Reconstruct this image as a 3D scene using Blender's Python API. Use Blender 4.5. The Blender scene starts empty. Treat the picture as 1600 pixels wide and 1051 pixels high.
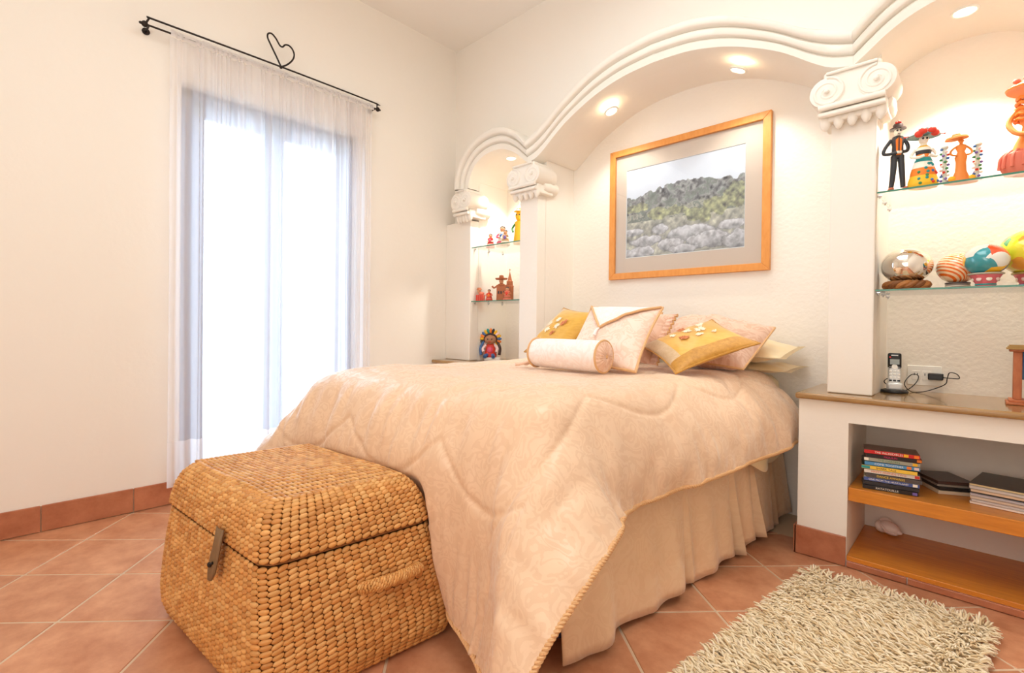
import bpy, math, random
import numpy as np
from mathutils import Vector, Matrix, Euler
S = bpy.context.scene
COL = S.collection
PI = math.pi
# ---------------------------------------------------------------- camera
YAW, PIT, ROL = 0.791754, 0.008132, 0.011184
CAM = np.array([3.4096, -2.96588, 1.1])
_f = np.array([-math.sin(YAW), math.cos(YAW), 0]); _r = np.array([math.cos(YAW), math.sin(YAW), 0]); _u = np.array([0, 0, 1.])
_f2 = _f * math.cos(PIT) - _u * math.sin(PIT); _u2 = _u * math.cos(PIT) + _f * math.sin(PIT)
_r3 = _r * math.cos(ROL) + _u2 * math.sin(ROL); _u3 = _u2 * math.cos(ROL) - _r * math.sin(ROL)
cd = bpy.data.cameras.new('camera'); cam = bpy.data.objects.new('camera', cd); COL.objects.link(cam)
M4 = Matrix.Identity(4)
for i in range(3):
    M4[i][0] = _r3[i]; M4[i][1] = _u3[i]; M4[i][2] = -_f2[i]; M4[i][3] = CAM[i]
cam.matrix_world = M4
cd.sensor_width = 36; cd.lens = 763.28 / 1600 * 36
cd.shift_x = (800 - 757.37) / 1600; cd.shift_y = (513.56 - 525.5) / 1600; cd.clip_start = .02
S.camera = cam
# ---------------------------------------------------------------- sky, lights, exposure
S.view_settings.view_transform = 'Standard'; S.view_settings.look = 'None'
S.view_settings.exposure = 0.06; S.view_settings.gamma = 1.0; S.view_settings.use_curve_mapping = False
W = bpy.data.worlds.new('sky'); S.world = W; W.use_nodes = True
bgn = W.node_tree.nodes['Background']; bgn.inputs[0].default_value = (.64, .82, 1, 1); bgn.inputs[1].default_value = 9.0
def area(name, loc, target, sx, sy, power, col, portal=False, spread=180):
    l = bpy.data.lights.new(name, 'AREA'); l.shape = 'RECTANGLE'; l.size = sx; l.size_y = sy; l.energy = power; l.color = col
    l.spread = math.radians(spread)
    o = bpy.data.objects.new(name, l); COL.objects.link(o); o.location = loc
    o.rotation_euler = (Vector(target) - Vector(loc)).to_track_quat('-Z', 'Y').to_euler()
    if portal: l.cycles.is_portal = True
    return o
def spot(name, loc, target, power, col, deg, blend=.6, rad=.03):
    l = bpy.data.lights.new(name, 'SPOT'); l.energy = power; l.color = col; l.spot_size = math.radians(deg); l.spot_blend = blend; l.shadow_soft_size = rad
    o = bpy.data.objects.new(name, l); COL.objects.link(o); o.location = loc
    o.rotation_euler = (Vector(target) - Vector(loc)).to_track_quat('-Z', 'Y').to_euler()
    return o
WARM = (1, .95, .86); SOFT = (.84, .95, 1); COOL = (.72, .86, 1)
area('window_portal', (-.26, -1.605, 1.27), (1, -1.605, 1.27), 1.14, 2.52, 1, (1, 1, 1), portal=True)
area('rear_fill_light', (2.9, -4.9, 1.5), (2.3, 0, 1.0), 2.0, 2.2, 37, (1, .95, .89))  # added fill from behind the camera; the rear wall has no window
area('overhead_fill_light', (2.55, -1.7, 3.42), (2.55, -1.7, 0), 1.7, 1.7, 33, SOFT)  # added broad fill from above, its source out of view
area('upward_fill_light', (2.9, -4.0, 1.86), (2.7, -3.6, 3.6), .36, .36, 17, SOFT)  # added fill aimed up to brighten the ceiling and upper walls
spot('niche_spot_light', (1.575, .07, 2.585), (1.60, .27, 0), 14, WARM, 115)
spot('niche_spot_light', (2.405, .07, 2.572), (2.38, .27, 0), 14, WARM, 115)
spot('niche_spot_light', (3.345, .07, 2.42), (3.345, .22, 0), 50, WARM, 100)
spot('niche_spot_light', (.60, .10, 2.435), (.60, .24, 0), 50, WARM, 100)
S.cycles.use_denoising = True
S.cycles.max_bounces = 10; S.cycles.diffuse_bounces = 6; S.cycles.glossy_bounces = 4; S.cycles.transmission_bounces = 8; S.cycles.transparent_max_bounces = 16
S.cycles.caustics_reflective = False; S.cycles.caustics_refractive = False; S.cycles.sample_clamp_indirect = 8

# ---------------------------------------------------------------- materials
def L3(c): return tuple(((v / 255) / 12.92 if v / 255 < .04045 else ((v / 255 + .055) / 1.055) ** 2.4) for v in c)
def mat(name, rgb, rough=.5, metal=0., bump=None, var=None, sheen=0., coat=0., trans=0., ior=1.45, objvar=0., attr=None, spec=.5, emit=None, stretch=None):
    m = bpy.data.materials.new(name); m.use_nodes = True; nt = m.node_tree; b = nt.nodes['Principled BSDF']
    c = L3(rgb) + (1,)
    b.inputs['Base Color'].default_value = c; b.inputs['Roughness'].default_value = rough; b.inputs['Metallic'].default_value = metal
    b.inputs['IOR'].default_value = ior; b.inputs['Specular IOR Level'].default_value = spec
    if sheen: b.inputs['Sheen Weight'].default_value = sheen; b.inputs['Sheen Roughness'].default_value = .4
    if coat: b.inputs['Coat Weight'].default_value = coat; b.inputs['Coat Roughness'].default_value = .08
    if trans: b.inputs['Transmission Weight'].default_value = trans
    if emit: b.inputs['Emission Color'].default_value = L3(emit[0]) + (1,); b.inputs['Emission Strength'].default_value = emit[1]
    tc = None
    def coords():
        nonlocal tc
        if tc is None:
            t = nt.nodes.new('ShaderNodeTexCoord'); tc = t.outputs['Object']
            if stretch:
                mp = nt.nodes.new('ShaderNodeMapping'); mp.inputs['Scale'].default_value = stretch
                nt.links.new(tc, mp.inputs[0]); tc = mp.outputs[0]
        return tc
    col = None
    if attr:
        a = nt.nodes.new('ShaderNodeVertexColor'); a.layer_name = attr; col = a.outputs['Color']
    if var:
        n = nt.nodes.new('ShaderNodeTexNoise'); n.inputs['Scale'].default_value = var[0]; n.inputs['Detail'].default_value = 6; n.inputs['Roughness'].default_value = .65
        nt.links.new(coords(), n.inputs['Vector'])
        r = nt.nodes.new('ShaderNodeValToRGB'); r.color_ramp.elements[0].position = .3; r.color_ramp.elements[1].position = .72
        r.color_ramp.elements[0].color = c; r.color_ramp.elements[1].color = L3(var[1]) + (1,)
        nt.links.new(n.outputs['Fac'], r.inputs[0]); col = r.outputs[0]
    if objvar:
        oi = nt.nodes.new('ShaderNodeObjectInfo'); h = nt.nodes.new('ShaderNodeHueSaturation')
        mr = nt.nodes.new('ShaderNodeMapRange'); mr.inputs['To Min'].default_value = 1 - objvar; mr.inputs['To Max'].default_value = 1 + objvar
        nt.links.new(oi.outputs['Random'], mr.inputs[0]); nt.links.new(mr.outputs[0], h.inputs['Value'])
        if col: nt.links.new(col, h.inputs['Color'])
        else: h.inputs['Color'].default_value = c
        col = h.outputs[0]
    if col: nt.links.new(col, b.inputs['Base Color'])
    if bump:
        n = nt.nodes.new('ShaderNodeTexNoise'); n.inputs['Scale'].default_value = bump[0]; n.inputs['Detail'].default_value = 5
        nt.links.new(coords(), n.inputs['Vector'])
        bp = nt.nodes.new('ShaderNodeBump'); bp.inputs['Strength'].default_value = bump[1]; bp.inputs['Distance'].default_value = bump[2] if len(bump) > 2 else .01
        nt.links.new(n.outputs['Fac'], bp.inputs['Height']); nt.links.new(bp.outputs[0], b.inputs['Normal'])
    return m
def glass_mat(name, rgb, alpha=.12, rough=.0):
    m = bpy.data.materials.new(name); m.use_nodes = True; nt = m.node_tree; nt.nodes.clear()
    o = nt.nodes.new('ShaderNodeOutputMaterial'); mx = nt.nodes.new('ShaderNodeMixShader'); t = nt.nodes.new('ShaderNodeBsdfTransparent'); g = nt.nodes.new('ShaderNodeBsdfGlossy')
    t.inputs[0].default_value = L3(rgb) + (1,); g.inputs['Roughness'].default_value = rough
    lw = nt.nodes.new('ShaderNodeLayerWeight'); lw.inputs[0].default_value = .5; fr = nt.nodes.new('ShaderNodeMath'); fr.operation = 'POWER'; fr.inputs[1].default_value = 4.; nt.links.new(lw.outputs['Facing'], fr.inputs[0])
    f4 = nt.nodes.new('ShaderNodeMath'); f4.operation = 'MULTIPLY_ADD'; f4.inputs[1].default_value = .9; f4.inputs[2].default_value = .04; nt.links.new(fr.outputs[0], f4.inputs[0]); fr = f4
    ad = nt.nodes.new('ShaderNodeMath'); ad.operation = 'ADD'; ad.inputs[1].default_value = alpha; ad.use_clamp = True
    nt.links.new(fr.outputs[0], ad.inputs[0]); nt.links.new(ad.outputs[0], mx.inputs[0]); nt.links.new(t.outputs[0], mx.inputs[1]); nt.links.new(g.outputs[0], mx.inputs[2]); nt.links.new(mx.outputs[0], o.inputs[0])
    return m
def sheer_mat(name, rgb, clear=.3):
    m = bpy.data.materials.new(name); m.use_nodes = True; nt = m.node_tree; nt.nodes.clear()
    o = nt.nodes.new('ShaderNodeOutputMaterial'); a = nt.nodes.new('ShaderNodeMixShader'); b = nt.nodes.new('ShaderNodeMixShader')
    t = nt.nodes.new('ShaderNodeBsdfTransparent'); d = nt.nodes.new('ShaderNodeBsdfDiffuse'); l = nt.nodes.new('ShaderNodeBsdfTranslucent')
    c = L3(rgb) + (1,); d.inputs[0].default_value = c; l.inputs[0].default_value = c
    b.inputs[0].default_value = .55; nt.links.new(d.outputs[0], b.inputs[1]); nt.links.new(l.outputs[0], b.inputs[2])
    a.inputs[0].default_value = clear; nt.links.new(b.outputs[0], a.inputs[1]); nt.links.new(t.outputs[0], a.inputs[2]); nt.links.new(a.outputs[0], o.inputs[0])
    return m
def damask_mat(name, rgb, rgb2, scale=5., rough=.5, sheen=.4, bump=.25):
    m = mat(name, rgb, rough, sheen=sheen); nt = m.node_tree; b = nt.nodes['Principled BSDF']
    t = nt.nodes.new('ShaderNodeUVMap'); mp = nt.nodes.new('ShaderNodeMapping'); mp.inputs['Scale'].default_value = (scale, scale, scale)
    nt.links.new(t.outputs[0], mp.inputs[0])
    n1 = nt.nodes.new('ShaderNodeTexNoise'); n1.inputs['Scale'].default_value = 1.6; n1.inputs['Detail'].default_value = 1.5; n1.inputs['Distortion'].default_value = 1.2
    nt.links.new(mp.outputs[0], n1.inputs['Vector'])
    mm = nt.nodes.new('ShaderNodeMath'); mm.operation = 'MULTIPLY'; mm.inputs[1].default_value = 34; nt.links.new(n1.outputs['Fac'], mm.inputs[0])
    sn = nt.nodes.new('ShaderNodeMath'); sn.operation = 'SINE'; nt.links.new(mm.outputs[0], sn.inputs[0])
    n2 = nt.nodes.new('ShaderNodeTexNoise'); n2.inputs['Scale'].default_value = 9; n2.inputs['Detail'].default_value = 2; nt.links.new(mp.outputs[0], n2.inputs['Vector'])
    ad = nt.nodes.new('ShaderNodeMath'); ad.operation = 'MULTIPLY_ADD'; ad.inputs[1].default_value = 3.; nt.links.new(n2.outputs['Fac'], ad.inputs[0]); nt.links.new(sn.outputs[0], ad.inputs[2])
    r = nt.nodes.new('ShaderNodeValToRGB'); r.color_ramp.elements[0].position = .42; r.color_ramp.elements[1].position = .56
    mr = nt.nodes.new('ShaderNodeMapRange'); mr.inputs['From Min'].default_value = 0; mr.inputs['From Max'].default_value = 3
    nt.links.new(ad.outputs[0], mr.inputs[0]); nt.links.new(mr.outputs[0], r.inputs[0])
    mx = nt.nodes.new('ShaderNodeMix'); mx.data_type = 'RGBA'; mx.inputs['A'].default_value = L3(rgb) + (1,); mx.inputs['B'].default_value = L3(rgb2) + (1,)
    nt.links.new(r.outputs[0], mx.inputs['Factor']); nt.links.new(mx.outputs['Result'], b.inputs['Base Color'])
    m2 = nt.nodes.new('ShaderNodeMapRange'); m2.inputs['To Min'].default_value = rough + .12; m2.inputs['To Max'].default_value = rough - .12
    nt.links.new(r.outputs[0], m2.inputs[0]); nt.links.new(m2.outputs[0], b.inputs['Roughness'])
    bp = nt.nodes.new('ShaderNodeBump'); bp.inputs['Strength'].default_value = bump; bp.inputs['Distance'].default_value = .002
    nt.links.new(r.outputs[0], bp.inputs['Height']); nt.links.new(bp.outputs[0], b.inputs['Normal'])
    return m
PL = mat('plaster', (241, 235, 226), .85, bump=(26, .12, .01))
PLR = mat('rough_plaster', (241, 235, 226), .85, bump=(45, .22, .012))
TRIM = mat('trim_plaster', (240, 234, 224), .8, bump=(40, .08, .006))
CEIL = mat('ceiling_paint', (243, 239, 233), .9)
TILE = mat('terracotta_tile', (180, 118, 84), .34, bump=(14, .12, .006), var=(7, (218, 160, 122)), objvar=.07)
BASE = mat('terracotta_skirting', (164, 98, 68), .42, bump=(20, .15, .006), var=(8, (196, 130, 96)), objvar=.07)
GROUT = mat('grout', (208, 184, 156), .9)
WOODO = mat('orange_wood', (198, 118, 34), .35, var=(5, (226, 146, 52)), stretch=(1.2, 14, 14), coat=.2)
WOODT = mat('varnished_top', (150, 112, 66), .2, var=(4, (172, 134, 84)), stretch=(2, 9, 9), coat=.5)
FRAMEW = mat('frame_wood', (214, 140, 66), .4, var=(6, (228, 158, 84)), stretch=(8, 8, 2))
IRON = mat('wrought_iron', (52, 44, 40), .5, metal=.6)
DOORW = mat('dark_door_frame', (58, 70, 110), .5)
CHROME = mat('chrome', (200, 200, 205), .2, metal=1)
GLASS = glass_mat('shelf_glass', (254, 255, 254), .0)
GEDGE = mat('glass_edge', (66, 128, 108), .15)
PANE = glass_mat('window_pane', (250, 252, 255), .0)
WHITE = mat('white_plastic', (240, 238, 232), .4)
BLACK = mat('black_plastic', (28, 27, 28), .4)

# ---------------------------------------------------------------- mesh helpers
class MB:
    def __init__(s): s.v = []; s.f = []; s.m = []; s.n = 0; s.mi = 0; s.col = []; s.c = None
    def add(s, V, F):
        V = np.asarray(V, float); s.v.append(V)
        s.f += [tuple(int(i) + s.n for i in q) for q in F]; s.m += [s.mi] * len(F); s.n += len(V)
        if s.c is not None: s.col.append(np.tile(np.array(s.c + (1,)), (len(V), 1)))
        return s
    def box(s, lo, hi, R=None, c=None):
        x0, y0, z0 = lo; x1, y1, z1 = hi
        V = np.array([(x0, y0, z0), (x1, y0, z0), (x1, y1, z0), (x0, y1, z0), (x0, y0, z1), (x1, y0, z1), (x1, y1, z1), (x0, y1, z1)], float)
        if R is not None:
            o = np.array(c if c is not None else (np.array(lo) + np.array(hi)) / 2, float); V = (V - o) @ np.array(R).T + o
        return s.add(V, [(0, 3, 2, 1), (4, 5, 6, 7), (0, 1, 5, 4), (1, 2, 6, 5), (2, 3, 7, 6), (3, 0, 4, 7)])
    def tube(s, pts, r, n=8, closed=False, caps=True, flat=1.):
        P = np.asarray(pts, float); m = len(P); r = np.broadcast_to(r, (m,))
        T = np.gradient(P, axis=0)
        if closed: T = np.roll(P, -1, 0) - np.roll(P, 1, 0)
        T /= np.linalg.norm(T, axis=1, keepdims=True) + 1e-12
        a = np.array([0, 0, 1.]) if abs(T[0, 2]) < .9 else np.array([1., 0, 0])
        N = np.zeros_like(P); v = a - T[0] * (a @ T[0]); v /= np.linalg.norm(v); N[0] = v
        for i in range(1, m):
            v = N[i - 1] - T[i] * (N[i - 1] @ T[i]); N[i] = v / (np.linalg.norm(v) + 1e-12)
        B = np.cross(T, N); an = np.arange(n) * 2 * PI / n
        V = (P[:, None] + r[:, None, None] * (np.cos(an)[None, :, None] * N[:, None] + flat * np.sin(an)[None, :, None] * B[:, None])).reshape(-1, 3)
        F = []
        for i in range(m if closed else m - 1):
            j = (i + 1) % m
            for k in range(n): F.append((i * n + k, i * n + (k + 1) % n, j * n + (k + 1) % n, j * n + k))
        if caps and not closed: F += [tuple(range(n))[::-1], tuple((m - 1) * n + k for k in range(n))]
        return s.add(V, F)
    def lathe(s, prof, c=(0, 0, 0), n=20, sx=1., sy=1., R=None, ang=None):
        prof = np.asarray(prof, float); m = len(prof); an = np.arange(n) * 2 * PI / n
        V = np.stack([prof[:, 0][:, None] * np.cos(an) * sx, prof[:, 0][:, None] * np.sin(an) * sy, np.repeat(prof[:, 1][:, None], n, 1)], -1).reshape(-1, 3)
        if R is not None: V = V @ np.array(R).T
        F = [(i * n + k, i * n + (k + 1) % n, (i + 1) * n + (k + 1) % n, (i + 1) * n + k) for i in range(m - 1) for k in range(n)]
        F += [tuple(range(n))[::-1], tuple((m - 1) * n + k for k in range(n))]
        return s.add(V + np.array(c), F)
    def ell(s, c, rx, ry=None, rz=None, R=None, nu=12, nv=8):
        ry = rx if ry is None else ry; rz = rx if rz is None else rz
        V = [(0, 0, -1)]
        for i in range(1, nv):
            t = -PI / 2 + PI * i / nv
            V += [(math.cos(t) * math.cos(2 * PI * k / nu), math.cos(t) * math.sin(2 * PI * k / nu), math.sin(t)) for k in range(nu)]
        V.append((0, 0, 1)); V = np.array(V) * (rx, ry, rz)
        if R is not None: V = V @ np.array(R).T
        F = [(0, 1 + (k + 1) % nu, 1 + k) for k in range(nu)]
        for i in range(nv - 2):
            F += [(1 + i * nu + k, 1 + i * nu + (k + 1) % nu, 1 + (i + 1) * nu + (k + 1) % nu, 1 + (i + 1) * nu + k) for k in range(nu)]
        e = len(V) - 1; F += [(e, 1 + (nv - 2) * nu + k, 1 + (nv - 2) * nu + (k + 1) % nu) for k in range(nu)]
        return s.add(V + np.array(c), F)
    def grid(s, P, cu=False, cv=False, flip=False):
        nv, nu = P.shape[:2]; F = []
        for j in range(nv if cv else nv - 1):
            for i in range(nu if cu else nu - 1):
                q = (j * nu + i, j * nu + (i + 1) % nu, ((j + 1) % nv) * nu + (i + 1) % nu, ((j + 1) % nv) * nu + i)
                F.append(q[::-1] if flip else q)
        return s.add(P.reshape(-1, 3), F)
    def prism(s, pts, h, axis=2, off=0.):     # convex outline, extruded by h along an axis
        n = len(pts); V = []
        for t in (off, off + h):
            for a, b in pts:
                V.append({2: (a, b, t), 1: (a, t, b), 0: (t, a, b)}[axis])
        return s.add(V, [tuple(range(n))[::-1], tuple(range(n, 2 * n))] + [(i, (i + 1) % n, n + (i + 1) % n, n + i) for i in range(n)])
    def build(s, name, mats, parent=None, world=False, smooth=True, bevel=0., seg=2, kind=None, ang=42, fix=False):
        me = bpy.data.meshes.new(name); V = np.concatenate(s.v) if s.v else np.zeros((0, 3))
        root = parent
        while root is not None and root.parent is not None: root = root.parent
        if world and root is not None: V = (V - np.array(root.location)) @ np.array(root.rotation_euler.to_matrix())
        me.from_pydata(V.tolist(), [], s.f)
        for m in (mats if isinstance(mats, (list, tuple)) else [mats]): me.materials.append(m)
        if any(s.m): me.polygons.foreach_set('material_index', s.m)
        if s.col:
            a = me.color_attributes.new('tint', 'FLOAT_COLOR', 'POINT'); a.data.foreach_set('color', np.concatenate(s.col).ravel())
        if fix:
            import bmesh
            b = bmesh.new(); b.from_mesh(me); bmesh.ops.recalc_face_normals(b, faces=b.faces); b.to_mesh(me); b.free()
        if smooth:
            me.polygons.foreach_set('use_smooth', [True] * len(me.polygons)); me.set_sharp_from_angle(angle=math.radians(ang))
        me.update()
        return link(name, me, parent, bevel, seg, kind)
def link(name, me, parent=None, bevel=0., seg=2, kind=None):
    o = bpy.data.objects.new(name, me); COL.objects.link(o)
    if parent is not None: o.parent = parent
    if bevel:
        b = o.modifiers.new('bevel', 'BEVEL'); b.width = bevel; b.segments = seg; b.limit_method = 'ANGLE'; b.angle_limit = .6
    if kind: o['kind'] = kind
    return o
def thing(name, label, cat, loc=(0, 0, 0), rz=0., group=None, kind=None):
    o = bpy.data.objects.new(name, None); COL.objects.link(o); o.empty_display_size = .05
    o.location = loc; o.rotation_euler = (0, 0, rz); tag(o, label, cat, group)
    if kind: o['kind'] = kind
    return o
def tag(o, label=None, cat=None, group=None):
    if label: o['label'] = label
    if cat: o['category'] = cat
    if group: o['group'] = group
    return o
def struct(o): o['kind'] = 'structure'; return o
def uv(o, U):                                # per-vertex uv
    me = o.data; l = me.uv_layers.new(name='UVMap'); idx = np.empty(len(me.loops), int); me.loops.foreach_get('vertex_index', idx)
    l.data.foreach_set('uv', np.asarray(U)[idx].ravel()); return o
def poly_extrude(name, outer, holes, y0, y1, m, parent=None):   # outline with holes in the xz plane, thickness y0..y1
    cu = bpy.data.curves.new(name, 'CURVE'); cu.dimensions = '2D'; cu.fill_mode = 'BOTH'; cu.extrude = (y1 - y0) / 2
    for ring in [outer] + holes:
        sp = cu.splines.new('POLY'); sp.points.add(len(ring) - 1); sp.use_cyclic_u = True
        for p, (a, b) in zip(sp.points, ring): p.co = (a, b, 0, 1)
    t = bpy.data.objects.new(name, cu); COL.objects.link(t)
    dg = bpy.context.evaluated_depsgraph_get(); me = bpy.data.meshes.new_from_object(t.evaluated_get(dg))
    bpy.data.objects.remove(t); bpy.data.curves.remove(cu)
    n = len(me.vertices); co = np.empty(n * 3); me.vertices.foreach_get('co', co); co = co.reshape(-1, 3)
    co2 = np.stack([co[:, 0], (y0 + y1) / 2 - co[:, 2], co[:, 1]], 1); me.vertices.foreach_set('co', co2.ravel())
    me.materials.clear(); me.materials.append(m); me.name = name; me.update()
    import bmesh
    b = bmesh.new(); b.from_mesh(me); bmesh.ops.remove_doubles(b, verts=b.verts, dist=1e-5); bmesh.ops.recalc_face_normals(b, faces=b.faces); b.to_mesh(me); b.free()
    me.polygons.foreach_set('use_smooth', [True] * len(me.polygons)); me.set_sharp_from_angle(angle=math.radians(35))
    return link(name, me, parent)
def rotm(ax, deg):
    return np.array(Matrix.Rotation(math.radians(deg), 3, ax))
def interp_curve(pts, n):
    P = np.array(pts, float); d = np.r_[0, np.cumsum(np.linalg.norm(np.diff(P, axis=0), axis=1))]
    # catmull-rom through the points, then even resampling
    Q = []
    for i in range(len(P) - 1):
        p0 = P[max(i - 1, 0)]; p1 = P[i]; p2 = P[i + 1]; p3 = P[min(i + 2, len(P) - 1)]
        for t in np.linspace(0, 1, 12, endpoint=(i == len(P) - 2)):
            Q.append(.5 * (2 * p1 + (-p0 + p2) * t + (2 * p0 - 5 * p1 + 4 * p2 - p3) * t * t + (-p0 + 3 * p1 - 3 * p2 + p3) * t ** 3))
    Q = np.array(Q); d = np.r_[0, np.cumsum(np.linalg.norm(np.diff(Q, axis=0), axis=1))]; t = np.linspace(0, d[-1], n)
    return np.stack([np.interp(t, d, Q[:, k]) for k in range(P.shape[1])], 1)
# ---------------------------------------------------------------- room shell
RX, RY, RH = 3.95, -5.0, 3.6
DY0, DY1, DZ = -2.20, -1.01, 2.55            # balcony door opening in the window wall
struct(MB().box((-.3, RY - .3, -.12), (RX + .3, .7, -.0022)).build('floor', GROUT, smooth=False))
FLOOR = bpy.data.objects['floor']
def clip(poly, x0, x1, y0, y1):
    for ax, lim, sg in ((0, x0, 1), (0, x1, -1), (1, y0, 1), (1, y1, -1)):
        out = []
        for i in range(len(poly)):
            a, b = poly[i], poly[(i + 1) % len(poly)]; da, db = (a[ax] - lim) * sg, (b[ax] - lim) * sg
            if da >= 0: out.append(a)
            if da * db < 0:
                t = da / (da - db); out.append((a[0] + (b[0] - a[0]) * t, a[1] + (b[1] - a[1]) * t))
        poly = out
        if len(poly) < 3: return None
    return poly
n1 = np.array([math.cos(math.radians(48)), math.sin(math.radians(48))]); n2 = np.array([-n1[1], n1[0]])
S1, O1, S2, O2, G = .4105, -1.80, .345, -1.985, .0045
rng = random.Random(5)
for i in range(-8, 14):
    for j in range(-14, 8):
        a0, a1 = O1 + i * S1 + G, O1 + (i + 1) * S1 - G; b0, b1 = O2 + j * S2 + G, O2 + (j + 1) * S2 - G
        pl = clip([tuple(n1 * a + n2 * b) for a, b in ((a0, b0), (a1, b0), (a1, b1), (a0, b1))], 0, RX, RY + .9, .0)
        if pl is None: continue
        ar = abs(sum(pl[k][0] * pl[(k + 1) % len(pl)][1] - pl[(k + 1) % len(pl)][0] * pl[k][1] for k in range(len(pl)))) / 2
        if ar < .002: continue
        MB().prism(pl, .012, 2, -.012).build('tile', TILE, FLOOR, smooth=False, bevel=.0022, seg=1)
struct(MB().box((-.3, RY - .3, RH), (RX + .3, .7, RH + .15)).build('ceiling', CEIL, smooth=False))
wl = MB()
for lo, hi in (((-.22, RY, -.0), (0, DY0, RH)), ((-.22, DY1, 0), (0, .6, RH)), ((-.22, DY0, DZ), (0, DY1, RH))): wl.box(lo, hi)
struct(wl.build('wall_left', PL, smooth=False))
struct(MB().box((RX, RY, 0), (RX + .2, .6, RH)).build('wall_right', PL, smooth=False))
struct(MB().box((-.22, RY - .2, 0), (RX + .2, RY, RH)).build('wall_rear', PL, smooth=False))
# --- niche wall: arches
CXB, NH = 1.975, .915
IN_C = [(0, 2.722), (.2, 2.708), (.38, 2.666), (.53, 2.606), (.665, 2.535), (.755, 2.472), (.835, 2.408), (.915, 2.356), (1.0, 2.335)]
OUT_C = [(0, 2.895), (.25, 2.868), (.45, 2.803), (.66, 2.683), (.82, 2.575), (1.0, 2.492)]
IN_S = [(-.29, 2.27), (-.282, 2.33), (-.25, 2.40), (-.19, 2.465), (-.10, 2.505), (0, 2.516), (.10, 2.505), (.19, 2.470), (.26, 2.425), (.32, 2.375), (.372, 2.335)]
OUT_S = [(-.43, 2.27), (-.425, 2.38), (-.38, 2.49), (-.28, 2.60), (-.15, 2.665), (0, 2.69), (.12, 2.675), (.22, 2.63), (.30, 2.57), (.372, 2.492)]
CXL, CXR = .6025, 3.3475
inC = interp_curve(IN_C, 40); outC = interp_curve(OUT_C, 40)
inS = interp_curve(IN_S, 60); outS = interp_curve(OUT_S, 60)
def arch_open(cx, half, curve, z0, mirror):
    c = [(x, z) for x, z in curve if abs(x) <= half]
    if mirror: c = [(-x, z) for x, z in c[::-1]]
    return [(cx - half, z0)] + [(cx - half, c[0][1])] + [(cx + x, z) for x, z in c] + [(cx + half, c[-1][1])] + [(cx + half, z0)]
fullC = np.concatenate([np.stack([-inC[::-1, 0], inC[::-1, 1]], 1), inC[1:]])
ZC = .79                                        # the wall stands on the counters' level
hl = arch_open(CXL, .2825, inS, ZC, False); hr = arch_open(CXR, .2825, inS, ZC, True)
fullC = np.concatenate([np.stack([-inC[::-1, 0], inC[::-1, 1]], 1), inC[1:]])
hc = arch_open(CXB, NH, fullC, ZC, False)
outer = [(0, ZC), (0, RH), (RX, RH), (RX, ZC)] + hr[::-1] + hc[::-1] + hl[::-1]
struct(poly_extrude('wall_back', outer, [], 0, .36, PL))
WB = bpy.data.objects['wall_back']
MB().box((-.2, .36, 0), (RX + .2, .5, RH)).build('niche_back_panel', PLR, WB, smooth=False)
# pilasters in front of the wall (their capitals and the mouldings above carry the arches)
for k, (a, b, zt) in enumerate(((0, .32, 2.0), (.885, 1.06, 2.3), (2.89, 3.065, 2.3), (3.63, RX, 2.0))):
    MB().box((a, -.10, ZC), (b, .0, zt)).build('pilaster', PL, WB, smooth=False, bevel=.006)
PROF = [(0, .0), (0, -.105), (.03, -.120), (.27, -.128), (.30, -.122), (.31, -.110), (.36, -.110), (.375, -.136), (.41, -.142), (.58, -.146), (.62, -.138), (.63, -.126), (.68, -.126), (.70, -.156), (.75, -.166), (.92, -.170), (.975, -.160), (1., -.13), (1., 0)]
def moulding(name, cin, cout, cx, sx=1):
    G_ = np.zeros((len(cin), len(PROF), 3))
    for k, (t, y) in enumerate(PROF):
        p = cin * (1 - t) + cout * t; G_[:, k, 0] = cx + sx * p[:, 0]; G_[:, k, 1] = y; G_[:, k, 2] = p[:, 1]
    return struct(MB().grid(G_, flip=(sx < 0)).build(name, TRIM, ang=60, fix=False))
fo = np.concatenate([np.stack([-outC[::-1, 0], outC[::-1, 1]], 1), outC[1:]])
moulding('trim_1', fullC, fo, CXB); moulding('trim_2', inS, outS, CXL); moulding('trim_3', inS, outS, CXR, -1)
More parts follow.
